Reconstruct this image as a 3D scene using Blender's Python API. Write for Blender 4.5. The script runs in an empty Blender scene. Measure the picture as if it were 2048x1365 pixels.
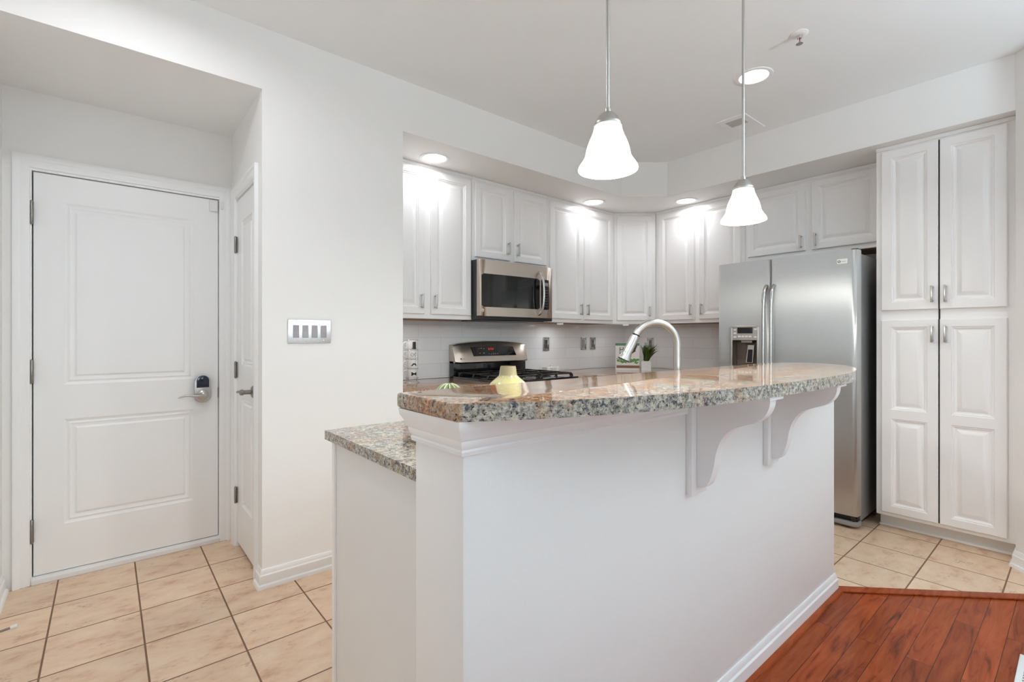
import bpy, bmesh, math, random
from mathutils import Vector, Matrix
random.seed(7)
PI = math.pi
sc = bpy.context.scene
C = sc.collection

# ------------------------------------------------------------------ camera
cam_d = bpy.data.cameras.new('camera')
cam = bpy.data.objects.new('camera', cam_d); C.objects.link(cam)
YAW = math.radians(50.04)                       # viewing direction, from +X towards +Y
cam.location = (0, 0, 1.22)
cam.rotation_euler = (PI/2, 0, YAW - PI/2)
cam_d.sensor_width = 36.0
cam_d.lens = 967.0/2048.0*36.0
cam_d.shift_y = -(682.5-675.0)/2048.0
cam_d.clip_start = 0.02
sc.camera = cam

# ------------------------------------------------------------------ world, light, exposure
w = bpy.data.worlds.new('world'); sc.world = w; w.use_nodes = True
wn = w.node_tree.nodes; bgn = wn['Background']
sky = wn.new('ShaderNodeTexSky')
try:
    sky.sky_type = 'NISHITA'; sky.sun_disc = False; sky.sun_elevation = math.radians(38); sky.sun_rotation = math.radians(60)
except Exception:
    pass
w.node_tree.links.new(sky.outputs[0], bgn.inputs[0])
bgn.inputs[1].default_value = 0.25
vs = sc.view_settings
vs.view_transform = 'Standard'; vs.look = 'None'; vs.gamma = 1.0; vs.use_curve_mapping = False
vs.exposure = 0.24
try:
    sc.cycles.use_denoising = True
    sc.cycles.max_bounces = 12; sc.cycles.diffuse_bounces = 8; sc.cycles.glossy_bounces = 6
    sc.cycles.transmission_bounces = 6; sc.cycles.sample_clamp_indirect = 6.0
    sc.cycles.caustics_reflective = False; sc.cycles.caustics_refractive = False
except Exception:
    pass

def area(name, loc, direction, sx, sy, power, color=(1, 1, 1), spread=180):
    d = bpy.data.lights.new(name, 'AREA'); d.shape = 'RECTANGLE'; d.size = sx; d.size_y = sy
    d.energy = power; d.color = color; d.spread = math.radians(spread)
    o = bpy.data.objects.new(name, d); C.objects.link(o); o.location = loc
    o.rotation_euler = Vector(direction).to_track_quat('-Z', 'Y').to_euler()
    return o
# daylight entering through the windows of the living area behind the camera
DAY = (0.73, 0.875, 1.0)
for i, x in enumerate((-1.9, -0.1, 1.7)):
    area('window_daylight', (x, -3.97, 1.35), (0, 1, 2.4), 1.15, 1.9, 31, DAY)
area('window_daylight', (-2.97, -2.1, 1.35), (1, 0, 2.4), 1.15, 1.9, 8, DAY)

# ------------------------------------------------------------------ materials
M = {}
def nt(name):
    m = bpy.data.materials.new(name); m.use_nodes = True
    t = m.node_tree; return m, t, t.nodes, t.links, t.nodes['Principled BSDF']
def srgb(r, g, b):
    f = lambda c: (c/255/12.92) if c/255 <= 0.04045 else ((c/255+0.055)/1.055)**2.4
    return (f(r), f(g), f(b), 1)
def plain(name, col, rough=0.5, metal=0.0, emit=None, es=0, bump=0, bscale=200, coat=0, trans=0, ior=1.45, spec=0.5):
    m, t, N, L, B = nt(name)
    B.inputs['Base Color'].default_value = col; B.inputs['Roughness'].default_value = rough
    B.inputs['Metallic'].default_value = metal; B.inputs['IOR'].default_value = ior
    B.inputs['Specular IOR Level'].default_value = spec
    if coat: B.inputs['Coat Weight'].default_value = coat; B.inputs['Coat Roughness'].default_value = 0.05
    if trans: B.inputs['Transmission Weight'].default_value = trans
    if emit: B.inputs['Emission Color'].default_value = emit; B.inputs['Emission Strength'].default_value = es
    # a faint procedural variation of the tone
    tc = N.new('ShaderNodeTexCoord'); nz = N.new('ShaderNodeTexNoise'); nz.inputs['Scale'].default_value = 3.0 if not bump else bscale
    L.new(tc.outputs['Object'], nz.inputs['Vector'])
    if bump:
        bp = N.new('ShaderNodeBump'); bp.inputs['Strength'].default_value = bump; bp.inputs['Distance'].default_value = 0.002
        L.new(nz.outputs['Fac'], bp.inputs['Height']); L.new(bp.outputs[0], B.inputs['Normal'])
    else:
        mr = N.new('ShaderNodeMapRange'); mr.inputs[3].default_value = rough*0.93; mr.inputs[4].default_value = min(1, rough*1.07)
        L.new(nz.outputs['Fac'], mr.inputs[0]); L.new(mr.outputs[0], B.inputs['Roughness'])
    M[name] = m; return m
plain('wall_paint', srgb(241, 240, 238), 0.55, bump=0.08, bscale=180, spec=0.3)
plain('ceiling_paint', srgb(244, 246, 247), 0.8, bump=0.08, bscale=140, spec=0.2)
plain('trim_paint', srgb(246, 247, 247), 0.32)
plain('door_paint', srgb(244, 245, 245), 0.36, bump=0.05, bscale=120)
plain('cabinet_white', srgb(245, 244, 243), 0.30)
plain('cabinet_side', srgb(232, 232, 230), 0.45)
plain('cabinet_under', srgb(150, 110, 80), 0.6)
plain('nickel', srgb(190, 188, 184), 0.30, 1.0)
plain('nickel_dark', srgb(150, 146, 140), 0.35, 1.0)
plain('chrome', srgb(215, 215, 215), 0.15, 1.0)
plain('black_plastic', srgb(22, 22, 24), 0.35)
plain('black_enamel', srgb(10, 11, 14), 0.10, coat=0.6)
plain('black_glass', srgb(12, 12, 14), 0.06, coat=0.5)
plain('cast_iron', srgb(34, 31, 29), 0.38)
plain('dark_body', srgb(60, 60, 62), 0.45, 0.3)
plain('fridge_side', srgb(150, 150, 150), 0.4, 0.5)
plain('white_ceramic', srgb(236, 235, 232), 0.15, coat=0.4)
plain('white_plastic', srgb(238, 238, 238), 0.35)
plain('grey_switch', srgb(165, 162, 165), 0.4)
plain('black_print', srgb(25, 25, 28), 0.4)
plain('grey_print', srgb(150, 148, 145), 0.5)
plain('lens_glow', (1, 1, 1, 1), 0.5, emit=(1.0, 0.98, 0.96, 1), es=4)
plain('lens_trim', srgb(245, 245, 245), 0.4)
plain('display_red', srgb(60, 15, 10), 0.3, emit=srgb(220, 80, 40), es=0.5)
plain('display_white', srgb(200, 205, 210), 0.3, emit=srgb(190, 200, 210), es=0.3)
plain('sprinkler_red', srgb(150, 40, 35), 0.3)
plain('leaf', srgb(66, 84, 24), 0.5)
plain('leaf_light', srgb(110, 120, 30), 0.5)
plain('soil', srgb(50, 36, 25), 0.9)
plain('paper', srgb(236, 232, 226), 0.6)
plain('book_green', srgb(86, 135, 98), 0.5)
plain('book_leaf', srgb(96, 146, 70), 0.5)
plain('book_brown', srgb(138, 96, 70), 0.5)
plain('book_cream', srgb(205, 200, 180), 0.5)
plain('rubber_white', srgb(235, 235, 230), 0.6)
plain('louver', srgb(190, 189, 186), 0.5)
plain('dark_gap', srgb(14, 13, 12), 0.8)
plain('puck_lens', srgb(245, 245, 242), 0.4, emit=(1, 1, 1, 1), es=0.25)
plain('satin_plate', srgb(232, 235, 240), 0.38, 0.85)
plain('bay_brown', srgb(96, 86, 78), 0.45)
plain('window_glass', (1, 1, 1, 1), 0.0, trans=1.0)
plain('rug_pale', srgb(226, 222, 214), 0.9, bump=0.4, bscale=300)
plain('navy_gloss', srgb(14, 22, 45), 0.08, coat=0.6)
plain('amber_trim', srgb(140, 62, 36), 0.3)
plain('grille_grey', srgb(150, 146, 142), 0.5)

def shade_mat():
    m, t, N, L, B = nt('frosted_glass')
    B.inputs['Base Color'].default_value = srgb(250, 246, 240); B.inputs['Roughness'].default_value = 0.35
    tc = N.new('ShaderNodeTexCoord'); nz = N.new('ShaderNodeTexNoise'); nz.inputs['Scale'].default_value = 18; nz.inputs['Detail'].default_value = 3
    nz.inputs['Distortion'].default_value = 1.5
    cr = N.new('ShaderNodeValToRGB'); cr.color_ramp.elements[0].color = (1.0, 0.93, 0.87, 1); cr.color_ramp.elements[1].color = (1, 0.985, 0.97, 1)
    cr.color_ramp.elements[0].position = 0.35; cr.color_ramp.elements[1].position = 0.6
    L.new(tc.outputs['Object'], nz.inputs['Vector']); L.new(nz.outputs['Fac'], cr.inputs[0]); L.new(cr.outputs[0], B.inputs['Emission Color'])
    B.inputs['Emission Strength'].default_value = 0.45
    B.inputs['Subsurface Weight'].default_value = 0.0
    tr = N.new('ShaderNodeBsdfTranslucent'); tr.inputs['Color'].default_value = (0.95, 0.92, 0.88, 1)
    mx = N.new('ShaderNodeMixShader'); mx.inputs[0].default_value = 0.55
    L.new(B.outputs[0], mx.inputs[1]); L.new(tr.outputs[0], mx.inputs[2])
    L.new(mx.outputs[0], N['Material Output'].inputs['Surface'])
    M['frosted_glass'] = m
shade_mat()

def steel_mat(name, axis, col=(208, 206, 203), rough=0.30, aniso=0, arot=0.0):
    """brushed stainless: fine streaks running along the given local axis"""
    m, t, N, L, B = nt(name)
    B.inputs['Metallic'].default_value = 1.0
    tc = N.new('ShaderNodeTexCoord'); mp = N.new('ShaderNodeMapping')
    s = [900, 900, 900]; s[axis] = 4
    mp.inputs['Scale'].default_value = s
    nz = N.new('ShaderNodeTexNoise'); nz.inputs['Scale'].default_value = 1.0; nz.inputs['Detail'].default_value = 2
    L.new(tc.outputs['Object'], mp.inputs['Vector']); L.new(mp.outputs[0], nz.inputs['Vector'])
    cr = N.new('ShaderNodeMix'); cr.data_type = 'RGBA'
    c = srgb(*col); cr.inputs[6].default_value = [x*0.9 for x in c[:3]]+[1]; cr.inputs[7].default_value = [min(1, x*1.08) for x in c[:3]]+[1]
    L.new(nz.outputs['Fac'], cr.inputs[0]); L.new(cr.outputs[2], B.inputs['Base Color'])
    mr = N.new('ShaderNodeMapRange'); mr.inputs[3].default_value = rough*0.93; mr.inputs[4].default_value = rough*1.1
    L.new(nz.outputs['Fac'], mr.inputs[0]); L.new(mr.outputs[0], B.inputs['Roughness'])
    bp = N.new('ShaderNodeBump'); bp.inputs['Strength'].default_value = 0.035; bp.inputs['Distance'].default_value = 0.001
    L.new(nz.outputs['Fac'], bp.inputs['Height']); L.new(bp.outputs[0], B.inputs['Normal'])
    if aniso:
        B.inputs['Anisotropic'].default_value = aniso; tn = N.new('ShaderNodeTangent'); tn.direction_type = 'RADIAL'; tn.axis = 'Z'; L.new(tn.outputs[0], B.inputs['Tangent'])
        B.inputs['Anisotropic Rotation'].default_value = arot
    M[name] = m
steel_mat('steel_h', 0, aniso=0.0)
steel_mat('steel_fridge', 0, (200, 199, 197), 0.37, 1.0, 0.0)
steel_mat('steel_v', 2, (190, 188, 185), 0.25)
steel_mat('steel_warm', 0, (206, 194, 182), 0.34)

def granite_mat(name='granite', lo=0.44, hi=0.62, top=0.85):
    m, t, N, L, B = nt(name)
    tc = N.new('ShaderNodeTexCoord')
    def noise(scale, detail=4, rough=0.6, dist=0.0, off=0):
        mp = N.new('ShaderNodeMapping'); mp.inputs['Location'].default_value = (off, off*1.7, off*0.3)
        n = N.new('ShaderNodeTexNoise'); n.inputs['Scale'].default_value = scale; n.inputs['Detail'].default_value = detail
        n.inputs['Roughness'].default_value = rough; n.inputs['Distortion'].default_value = dist
        L.new(tc.outputs['Object'], mp.inputs['Vector']); L.new(mp.outputs[0], n.inputs['Vector']); return n
    def ramp(src, els, interp='LINEAR'):
        r = N.new('ShaderNodeValToRGB'); e = r.color_ramp; e.interpolation = interp
        e.elements[0].position, e.elements[0].color = els[0]
        e.elements[1].position, e.elements[1].color = els[1]
        for p, c in els[2:]:
            k = e.elements.new(p); k.color = c
        L.new(src, r.inputs[0]); return r
    def mix(a, b, f):
        x = N.new('ShaderNodeMix'); x.data_type = 'RGBA'
        L.new(f, x.inputs[0]); L.new(a, x.inputs[6]); L.new(b, x.inputs[7]); return x.outputs[2]
    W = (1, 1, 1, 1); K = (0, 0, 0, 1)
    base = ramp(noise(75, 6, 0.8).outputs['Fac'], [(0.36, srgb(70, 72, 80)), (0.62, srgb(216, 209, 188)), (0.46, srgb(150, 146, 138)), (0.53, srgb(186, 180, 166))])
    warm = ramp(noise(80, 6, 0.8, 0, 3).outputs['Fac'], [(0.36, srgb(66, 44, 30)), (0.62, srgb(214, 164, 104)), (0.47, srgb(164, 102, 52))])
    big = ramp(noise(9, 4, 0.65, 0.8, 11).outputs['Fac'], [(lo, K), (hi, (top, top, top, 1))])
    c1 = mix(base.outputs[0], warm.outputs[0], big.outputs[0])
    nav = ramp(noise(44, 4, 0.65, 0.6, 21).outputs['Fac'], [(0.57, K), (0.64, (0.9, 0.9, 0.9, 1))])
    navc = N.new('ShaderNodeRGB'); navc.outputs[0].default_value = srgb(66, 70, 94)
    c2 = mix(c1, navc.outputs[0], nav.outputs[0])
    blk = ramp(noise(150, 4, 0.7, 0.4, 31).outputs['Fac'], [(0.55, K), (0.62, W)])
    blkc = N.new('ShaderNodeRGB'); blkc.outputs[0].default_value = srgb(50, 44, 42)
    c3 = mix(c2, blkc.outputs[0], blk.outputs[0])
    wht = ramp(noise(110, 3, 0.6, 0.2, 41).outputs['Fac'], [(0.62, K), (0.72, (.7, .7, .7, 1))])
    whtc = N.new('ShaderNodeRGB'); whtc.outputs[0].default_value = srgb(222, 218, 208)
    c4 = mix(c3, whtc.outputs[0], wht.outputs[0])
    L.new(c4, B.inputs['Base Color'])
    B.inputs['Roughness'].default_value = 0.045; B.inputs['Specular IOR Level'].default_value = 0.38
    M[name] = m
granite_mat('granite', 0.35, 0.56, 0.84)
granite_mat('granite_pale', 0.46, 0.70, 0.6)
granite_mat('granite_daylit_edge', 0.52, 0.72, 0.6)  # greyer copy: bluish daylight on the bar's front edge, put into the colour

def tile_floor_mat():
    m, t, N, L, B = nt('floor_tile')
    tc = N.new('ShaderNodeTexCoord'); sp = N.new('ShaderNodeSeparateXYZ'); L.new(tc.outputs['Object'], sp.inputs[0])
    def mth(op, a, b=None):
        x = N.new('ShaderNodeMath'); x.operation = op
        for i, v in enumerate((a, b)):
            if v is None: continue
            if isinstance(v, (int, float)): x.inputs[i].default_value = v
            else: L.new(v, x.inputs[i])
        return x.outputs[0]
    def axis(o, x0, p):
        u = mth('DIVIDE', mth('SUBTRACT', o, x0), p)
        fl = mth('FLOOR', u); fr = mth('FRACT', u)
        d = mth('MULTIPLY', mth('MINIMUM', fr, mth('SUBTRACT', 1.0, fr)), p)
        return fl, d
    fx, dx = axis(sp.outputs[0], -0.187, 0.3029)
    fy, dy = axis(sp.outputs[1], 0.265, 0.3063)
    d = mth('MINIMUM', dx, dy)
    g = N.new('ShaderNodeMapRange'); g.inputs[1].default_value = 0.0024; g.inputs[2].default_value = 0.0040; L.new(d, g.inputs[0])
    cb = N.new('ShaderNodeCombineXYZ'); L.new(fx, cb.inputs[0]); L.new(fy, cb.inputs[1])
    wnz = N.new('ShaderNodeTexWhiteNoise'); wnz.noise_dimensions = '2D'; L.new(cb.outputs[0], wnz.inputs['Vector'])
    # offset the mottling per tile
    ad = N.new('ShaderNodeVectorMath'); ad.operation = 'MULTIPLY_ADD'; ad.inputs[1].default_value = (3.1, 5.3, 0); 
    L.new(cb.outputs[0], ad.inputs[0]); L.new(tc.outputs['Object'], ad.inputs[2])
    n1 = N.new('ShaderNodeTexNoise'); n1.inputs['Scale'].default_value = 7; n1.inputs['Detail'].default_value = 8; n1.inputs['Roughness'].default_value = 0.65
    mp = N.new('ShaderNodeMapping'); mp.inputs['Rotation'].default_value = (0, 0, 0.5); mp.inputs['Scale'].default_value = (1, 1.8, 1)
    L.new(ad.outputs[0], mp.inputs[0]); L.new(mp.outputs[0], n1.inputs['Vector'])
    cr = N.new('ShaderNodeValToRGB'); e = cr.color_ramp
    e.elements[0].position = 0.28; e.elements[0].color = srgb(198, 152, 124)
    e.elements[1].position = 0.75; e.elements[1].color = srgb(240, 218, 192)
    k = e.elements.new(0.45); k.color = srgb(228, 196, 166)
    L.new(n1.outputs['Fac'], cr.inputs[0])
    n2 = N.new('ShaderNodeTexNoise'); n2.inputs['Scale'].default_value = 42; n2.inputs['Detail'].default_value = 6; n2.inputs['Roughness'].default_value = 0.7
    L.new(mp.outputs[0], n2.inputs['Vector'])
    n3 = N.new('ShaderNodeTexNoise'); n3.inputs['Scale'].default_value = 6; n3.inputs['Detail'].default_value = 2
    L.new(mp.outputs[0], n3.inputs['Vector'])
    sm = mth('MULTIPLY', n2.outputs['Fac'], n3.outputs['Fac'])
    r2 = N.new('ShaderNodeMapRange'); r2.inputs[1].default_value = 0.325; r2.inputs[2].default_value = 0.42; r2.inputs[4].default_value = 0.55; L.new(sm, r2.inputs[0])
    mx = N.new('ShaderNodeMix'); mx.data_type = 'RGBA'; L.new(r2.outputs[0], mx.inputs[0]); L.new(cr.outputs[0], mx.inputs[6]); mx.inputs[7].default_value = srgb(150, 100, 80)
    hv = N.new('ShaderNodeHueSaturation'); mr = N.new('ShaderNodeMapRange'); mr.inputs[3].default_value = 0.94; mr.inputs[4].default_value = 1.05
    L.new(wnz.outputs['Value'], mr.inputs[0]); L.new(mr.outputs[0], hv.inputs['Value']); L.new(mx.outputs[2], hv.inputs['Color'])
    gm = N.new('ShaderNodeMix'); gm.data_type = 'RGBA'; L.new(g.outputs[0], gm.inputs[0]); gm.inputs[6].default_value = srgb(128, 98, 76); L.new(hv.outputs[0], gm.inputs[7])
    L.new(gm.outputs[2], B.inputs['Base Color'])
    rr = N.new('ShaderNodeMapRange'); rr.inputs[3].default_value = 0.8; rr.inputs[4].default_value = 0.34; L.new(g.outputs[0], rr.inputs[0]); L.new(rr.outputs[0], B.inputs['Roughness'])
    bp = N.new('ShaderNodeBump'); bp.inputs['Strength'].default_value = 0.5; bp.inputs['Distance'].default_value = 0.002; L.new(g.outputs[0], bp.inputs['Height']); L.new(bp.outputs[0], B.inputs['Normal'])
    M['floor_tile'] = m
tile_floor_mat()

def wood_mat(name, planks=True):
    m, t, N, L, B = nt(name)
    tc = N.new('ShaderNodeTexCoord')
    if planks:
        mp0 = N.new('ShaderNodeMapping'); mp0.inputs['Location'].default_value = (-0.3, -0.0575, 0)
        L.new(tc.outputs['Object'], mp0.inputs[0])
        bk = N.new('ShaderNodeTexBrick'); bk.offset = 0.37; bk.offset_frequency = 2; bk.squash = 1
        bk.inputs['Scale'].default_value = 1; bk.inputs['Brick Width'].default_value = 1.25; bk.inputs['Row Height'].default_value = 0.0785
        bk.inputs['Mortar Size'].default_value = 0.0009; bk.inputs['Mortar Smooth'].default_value = 0.2; bk.inputs['Bias'].default_value = 0
        bk.inputs['Color1'].default_value = (0.0, 0, 0, 1); bk.inputs['Color2'].default_value = (1, 1, 1, 1); bk.inputs['Mortar'].default_value = (0.5, 0.5, 0.5, 1)
        L.new(mp0.outputs[0], bk.inputs['Vector'])
    mp = N.new('ShaderNodeMapping'); mp.inputs['Scale'].default_value = (2.2, 17, 17)
    if planks:
        ad = N.new('ShaderNodeVectorMath'); ad.operation = 'MULTIPLY_ADD'; ad.inputs[1].default_value = (7.0, 3.0, 5.0)
        L.new(bk.outputs['Color'], ad.inputs[0]); L.new(tc.outputs['Object'], ad.inputs[2]); L.new(ad.outputs[0], mp.inputs[0])
    else:
        L.new(tc.outputs['Object'], mp.inputs[0])
    n = N.new('ShaderNodeTexNoise'); n.inputs['Scale'].default_value = 1.6; n.inputs['Detail'].default_value = 6; n.inputs['Roughness'].default_value = 0.6; n.inputs['Distortion'].default_value = 1.2
    L.new(mp.outputs[0], n.inputs['Vector'])
    cr = N.new('ShaderNodeValToRGB'); e = cr.color_ramp
    e.elements[0].position = 0.24; e.elements[0].color = srgb(66, 28, 12)
    e.elements[1].position = 0.80; e.elements[1].color = srgb(178, 90, 48)
    k = e.elements.new(0.43); k.color = srgb(148, 66, 32)
    L.new(n.outputs['Fac'], cr.inputs[0]); out = cr.outputs[0]
    if planks:
        hv = N.new('ShaderNodeHueSaturation'); mr = N.new('ShaderNodeMapRange'); mr.inputs[3].default_value = 0.78; mr.inputs[4].default_value = 1.15
        L.new(bk.outputs['Color'], mr.inputs[0]); L.new(mr.outputs[0], hv.inputs['Value']); L.new(out, hv.inputs['Color'])
        gm = N.new('ShaderNodeMix'); gm.data_type = 'RGBA'; L.new(bk.outputs['Fac'], gm.inputs[0]); L.new(hv.outputs[0], gm.inputs[6]); gm.inputs[7].default_value = srgb(40, 16, 10)
        out = gm.outputs[2]
    L.new(out, B.inputs['Base Color'])
    B.inputs['Roughness'].default_value = 0.24; B.inputs['Specular IOR Level'].default_value = 0.12
    M[name] = m
wood_mat('wood_floor'); wood_mat('wood_trim', False)

def backsplash_mat():
    m, t, N, L, B = nt('backsplash_tile')
    tc = N.new('ShaderNodeTexCoord'); sp = N.new('ShaderNodeSeparateXYZ'); cb = N.new('ShaderNodeCombineXYZ')
    L.new(tc.outputs['Object'], sp.inputs[0]); L.new(sp.outputs[0], cb.inputs[0]); L.new(sp.outputs[2], cb.inputs[1])
    bk = N.new('ShaderNodeTexBrick'); bk.offset = 0.5
    bk.inputs['Scale'].default_value = 1; bk.inputs['Brick Width'].default_value = 0.405; bk.inputs['Row Height'].default_value = 0.1015
    bk.inputs['Mortar Size'].default_value = 0.0012; bk.inputs['Mortar Smooth'].default_value = 0.3
    c = srgb(242, 242, 242); bk.inputs['Color1'].default_value = c; bk.inputs['Color2'].default_value = srgb(237, 237, 238); bk.inputs['Mortar'].default_value = srgb(212, 211, 210)
    L.new(cb.outputs[0], bk.inputs['Vector']); L.new(bk.outputs['Color'], B.inputs['Base Color'])
    B.inputs['Roughness'].default_value = 0.12
    bp = N.new('ShaderNodeBump'); bp.inputs['Strength'].default_value = 0.4; bp.inputs['Distance'].default_value = 0.001; bp.invert = True
    L.new(bk.outputs['Fac'], bp.inputs['Height']); L.new(bp.outputs[0], B.inputs['Normal'])
    M['backsplash_tile'] = m
backsplash_mat()

def vase_mat():
    m, t, N, L, B = nt('vase_glaze')
    tc = N.new('ShaderNodeTexCoord'); sp = N.new('ShaderNodeSeparateXYZ'); L.new(tc.outputs['Object'], sp.inputs[0])
    nz = N.new('ShaderNodeTexNoise'); nz.inputs['Scale'].default_value = 25; L.new(tc.outputs['Object'], nz.inputs['Vector'])
    ma = N.new('ShaderNodeMath'); ma.operation = 'MULTIPLY_ADD'; ma.inputs[1].default_value = 0.012; L.new(nz.outputs['Fac'], ma.inputs[0]); L.new(sp.outputs[2], ma.inputs[2])
    cr = N.new('ShaderNodeValToRGB'); e = cr.color_ramp
    mr = N.new('ShaderNodeMapRange'); mr.inputs[1].default_value = 0.0; mr.inputs[2].default_value = 0.24; L.new(ma.outputs[0], mr.inputs[0]); L.new(mr.outputs[0], cr.inputs[0])
    e.elements[0].position = 0.0; e.elements[0].color = srgb(186, 172, 122)
    e.elements[1].position = 1.0; e.elements[1].color = srgb(160, 146, 108)
    for p, c in ((0.60, srgb(188, 184, 118)), (0.80, srgb(190, 186, 128)), (0.90, srgb(170, 158, 118))):
        k = e.elements.new(p); k.color = c
    L.new(cr.outputs[0], B.inputs['Base Color'])
    B.inputs['Roughness'].default_value = 0.12; B.inputs['Coat Weight'].default_value = 0.6; B.inputs['Coat Roughness'].default_value = 0.04
    M['vase_glaze'] = m
vase_mat()

# ------------------------------------------------------------------ geometry helpers
def box(bm, lo, hi, bev=0.0, seg=2):
    lo, hi = [min(a, b) for a, b in zip(lo, hi)], [max(a, b) for a, b in zip(lo, hi)]
    vs_ = [bm.verts.new((x, y, z)) for x in (lo[0], hi[0]) for y in (lo[1], hi[1]) for z in (lo[2], hi[2])]
    idx = ((0, 1, 3, 2), (4, 6, 7, 5), (0, 4, 5, 1), (2, 3, 7, 6), (0, 2, 6, 4), (1, 5, 7, 3))
    fs = [bm.faces.new([vs_[i] for i in f]) for f in idx]
    if bev > 0:
        es = list({e for f in fs for e in f.edges})
        bmesh.ops.bevel(bm, geom=es, offset=bev, segments=seg, profile=0.5, affect='EDGES')
    return fs
def prism(bm, poly, z0, z1, bev=0.0, seg=3, mat=None):
    """vertical prism over a ccw polygon; mat maps local xyz"""
    a = [bm.verts.new((p[0], p[1], z0)) for p in poly]; b = [bm.verts.new((p[0], p[1], z1)) for p in poly]
    n = len(poly)
    fs = [bm.faces.new(a[::-1]), bm.faces.new(b)]
    for i in range(n): fs.append(bm.faces.new((a[i], a[(i+1) % n], b[(i+1) % n], b[i])))
    if bev > 0:
        es = list(fs[0].edges)+list(fs[1].edges)
        r = bmesh.ops.bevel(bm, geom=es, offset=bev, segments=seg, profile=0.5, affect='EDGES')
    if mat is not None:
        bmesh.ops.transform(bm, matrix=mat, verts=[v for v in bm.verts])
    return fs
def lathe(bm, prof, seg=32, c=(0, 0, 0), axis='Z', cap=True):
    rings = []
    for r, z in prof:
        ring = []
        for i in range(seg):
            a = 2*PI*i/seg; x, y = r*math.cos(a), r*math.sin(a)
            p = {'Z': (x, y, z), 'Y': (x, z, y), 'X': (z, x, y)}[axis]
            ring.append(bm.verts.new((c[0]+p[0], c[1]+p[1], c[2]+p[2])))
        rings.append(ring)
    for a, b in zip(rings, rings[1:]):
        for i in range(seg): bm.faces.new((a[i], a[(i+1) % seg], b[(i+1) % seg], b[i]))
    if cap:
        if prof[0][0] > 1e-5: bm.faces.new(rings[0][::-1])
        if prof[-1][0] > 1e-5: bm.faces.new(rings[-1])
def tube(bm, pts, r, seg=12, caps=True):
    pts = [Vector(p) for p in pts]; n = len(pts)
    rs = r if isinstance(r, (list, tuple)) else [r]*n
    T = []
    for i in range(n):
        T.append((pts[min(i+1, n-1)]-pts[max(i-1, 0)]).normalized())
    up = Vector((0, 0, 1)) if abs(T[0].z) < 0.9 else Vector((1, 0, 0))
    u = (up-T[0]*up.dot(T[0])).normalized(); rings = []
    for i in range(n):
        u = (u-T[i]*u.dot(T[i])).normalized(); v = T[i].cross(u)
        rings.append([bm.verts.new(pts[i]+(u*math.cos(2*PI*k/seg)+v*math.sin(2*PI*k/seg))*rs[i]) for k in range(seg)])
    for a, b in zip(rings, rings[1:]):
        for k in range(seg): bm.faces.new((a[k], a[(k+1) % seg], b[(k+1) % seg], b[k]))
    if caps: bm.faces.new(rings[0][::-1]); bm.faces.new(rings[-1])
def sweep(bm, path, prof, closed=False):
    """moulding: profile points (out, z) swept along a horizontal path; 'out' is to the right of the travel direction"""
    n = len(path); P = [Vector((p[0], p[1])) for p in path]; rings = []
    for i in range(n):
        d0 = (P[i]-P[i-1]).normalized() if i > 0 else None
        d1 = (P[i+1]-P[i]).normalized() if i < n-1 else None
        if d0 is None: d0 = d1
        if d1 is None: d1 = d0
        n0 = Vector((d0.y, -d0.x)); n1 = Vector((d1.y, -d1.x))
        m = (n0+n1); m = m/m.length; s = 1.0/max(0.2, m.dot(n0))
        rings.append([bm.verts.new((P[i].x+m.x*s*o, P[i].y+m.y*s*o, z)) for o, z in prof])
    k = len(prof)
    for a, b in zip(rings, rings[1:]):
        for j in range(k): bm.faces.new((a[j], a[(j+1) % k], b[(j+1) % k], b[j]))
    bm.faces.new(rings[0][::-1]); bm.faces.new(rings[-1])
def xform(bm, verts0, mat):
    bmesh.ops.transform(bm, matrix=mat, verts=[v for v in bm.verts if v not in verts0])
def obj(name, bm, mat, parent=None, smooth=None, loc=None):
    bmesh.ops.remove_doubles(bm, verts=bm.verts, dist=1e-6)
    bmesh.ops.recalc_face_normals(bm, faces=bm.faces)
    me = bpy.data.meshes.new(name); bm.to_mesh(me); bm.free()
    mats = mat if isinstance(mat, (list, tuple)) else [mat]
    for x in mats: me.materials.append(M[x] if isinstance(x, str) else x)
    if smooth is not None:
        for p in me.polygons: p.use_smooth = True
        if smooth < 180:
            try:
                me.set_sharp_from_angle(angle=math.radians(smooth))
            except Exception: pass
    o = bpy.data.objects.new(name, me); C.objects.link(o)
    if parent is not None: o.parent = parent
    if loc is not None: o.location = loc
    return o
def tag(o, label=None, cat=None, group=None, kind=None):
    if label: o['label'] = label
    if cat: o['category'] = cat
    if group: o['group'] = group
    if kind: o['kind'] = kind
    return o
def thing(name, label, cat, loc=(0, 0, 0), rz=0.0, group=None, kind=None):
    o = bpy.data.objects.new(name, None); C.objects.link(o)
    o.empty_display_size = 0.05
    o.location = loc; o.rotation_euler = (0, 0, rz)
    return tag(o, label, cat, group, kind)
def new(): return bmesh.new()
def struct(name, bm, mat, label, smooth=None):
    return tag(obj(name, bm, mat, smooth=smooth), label, None, None, 'structure')
def copy_tree(o, parent=None):
    c = o.copy(); C.objects.link(c); c.parent = parent
    for ch in [x for x in bpy.data.objects if x.parent == o]: copy_tree(ch, c)
    return c

# ------------------------------------------------------------------ the room
YW, XF = 3.30, 4.40          # range wall, fridge wall
YS, XS = 2.585, 3.705        # soffit planes
ZS, ZC = 2.43, 2.73
T = 0.12
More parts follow.
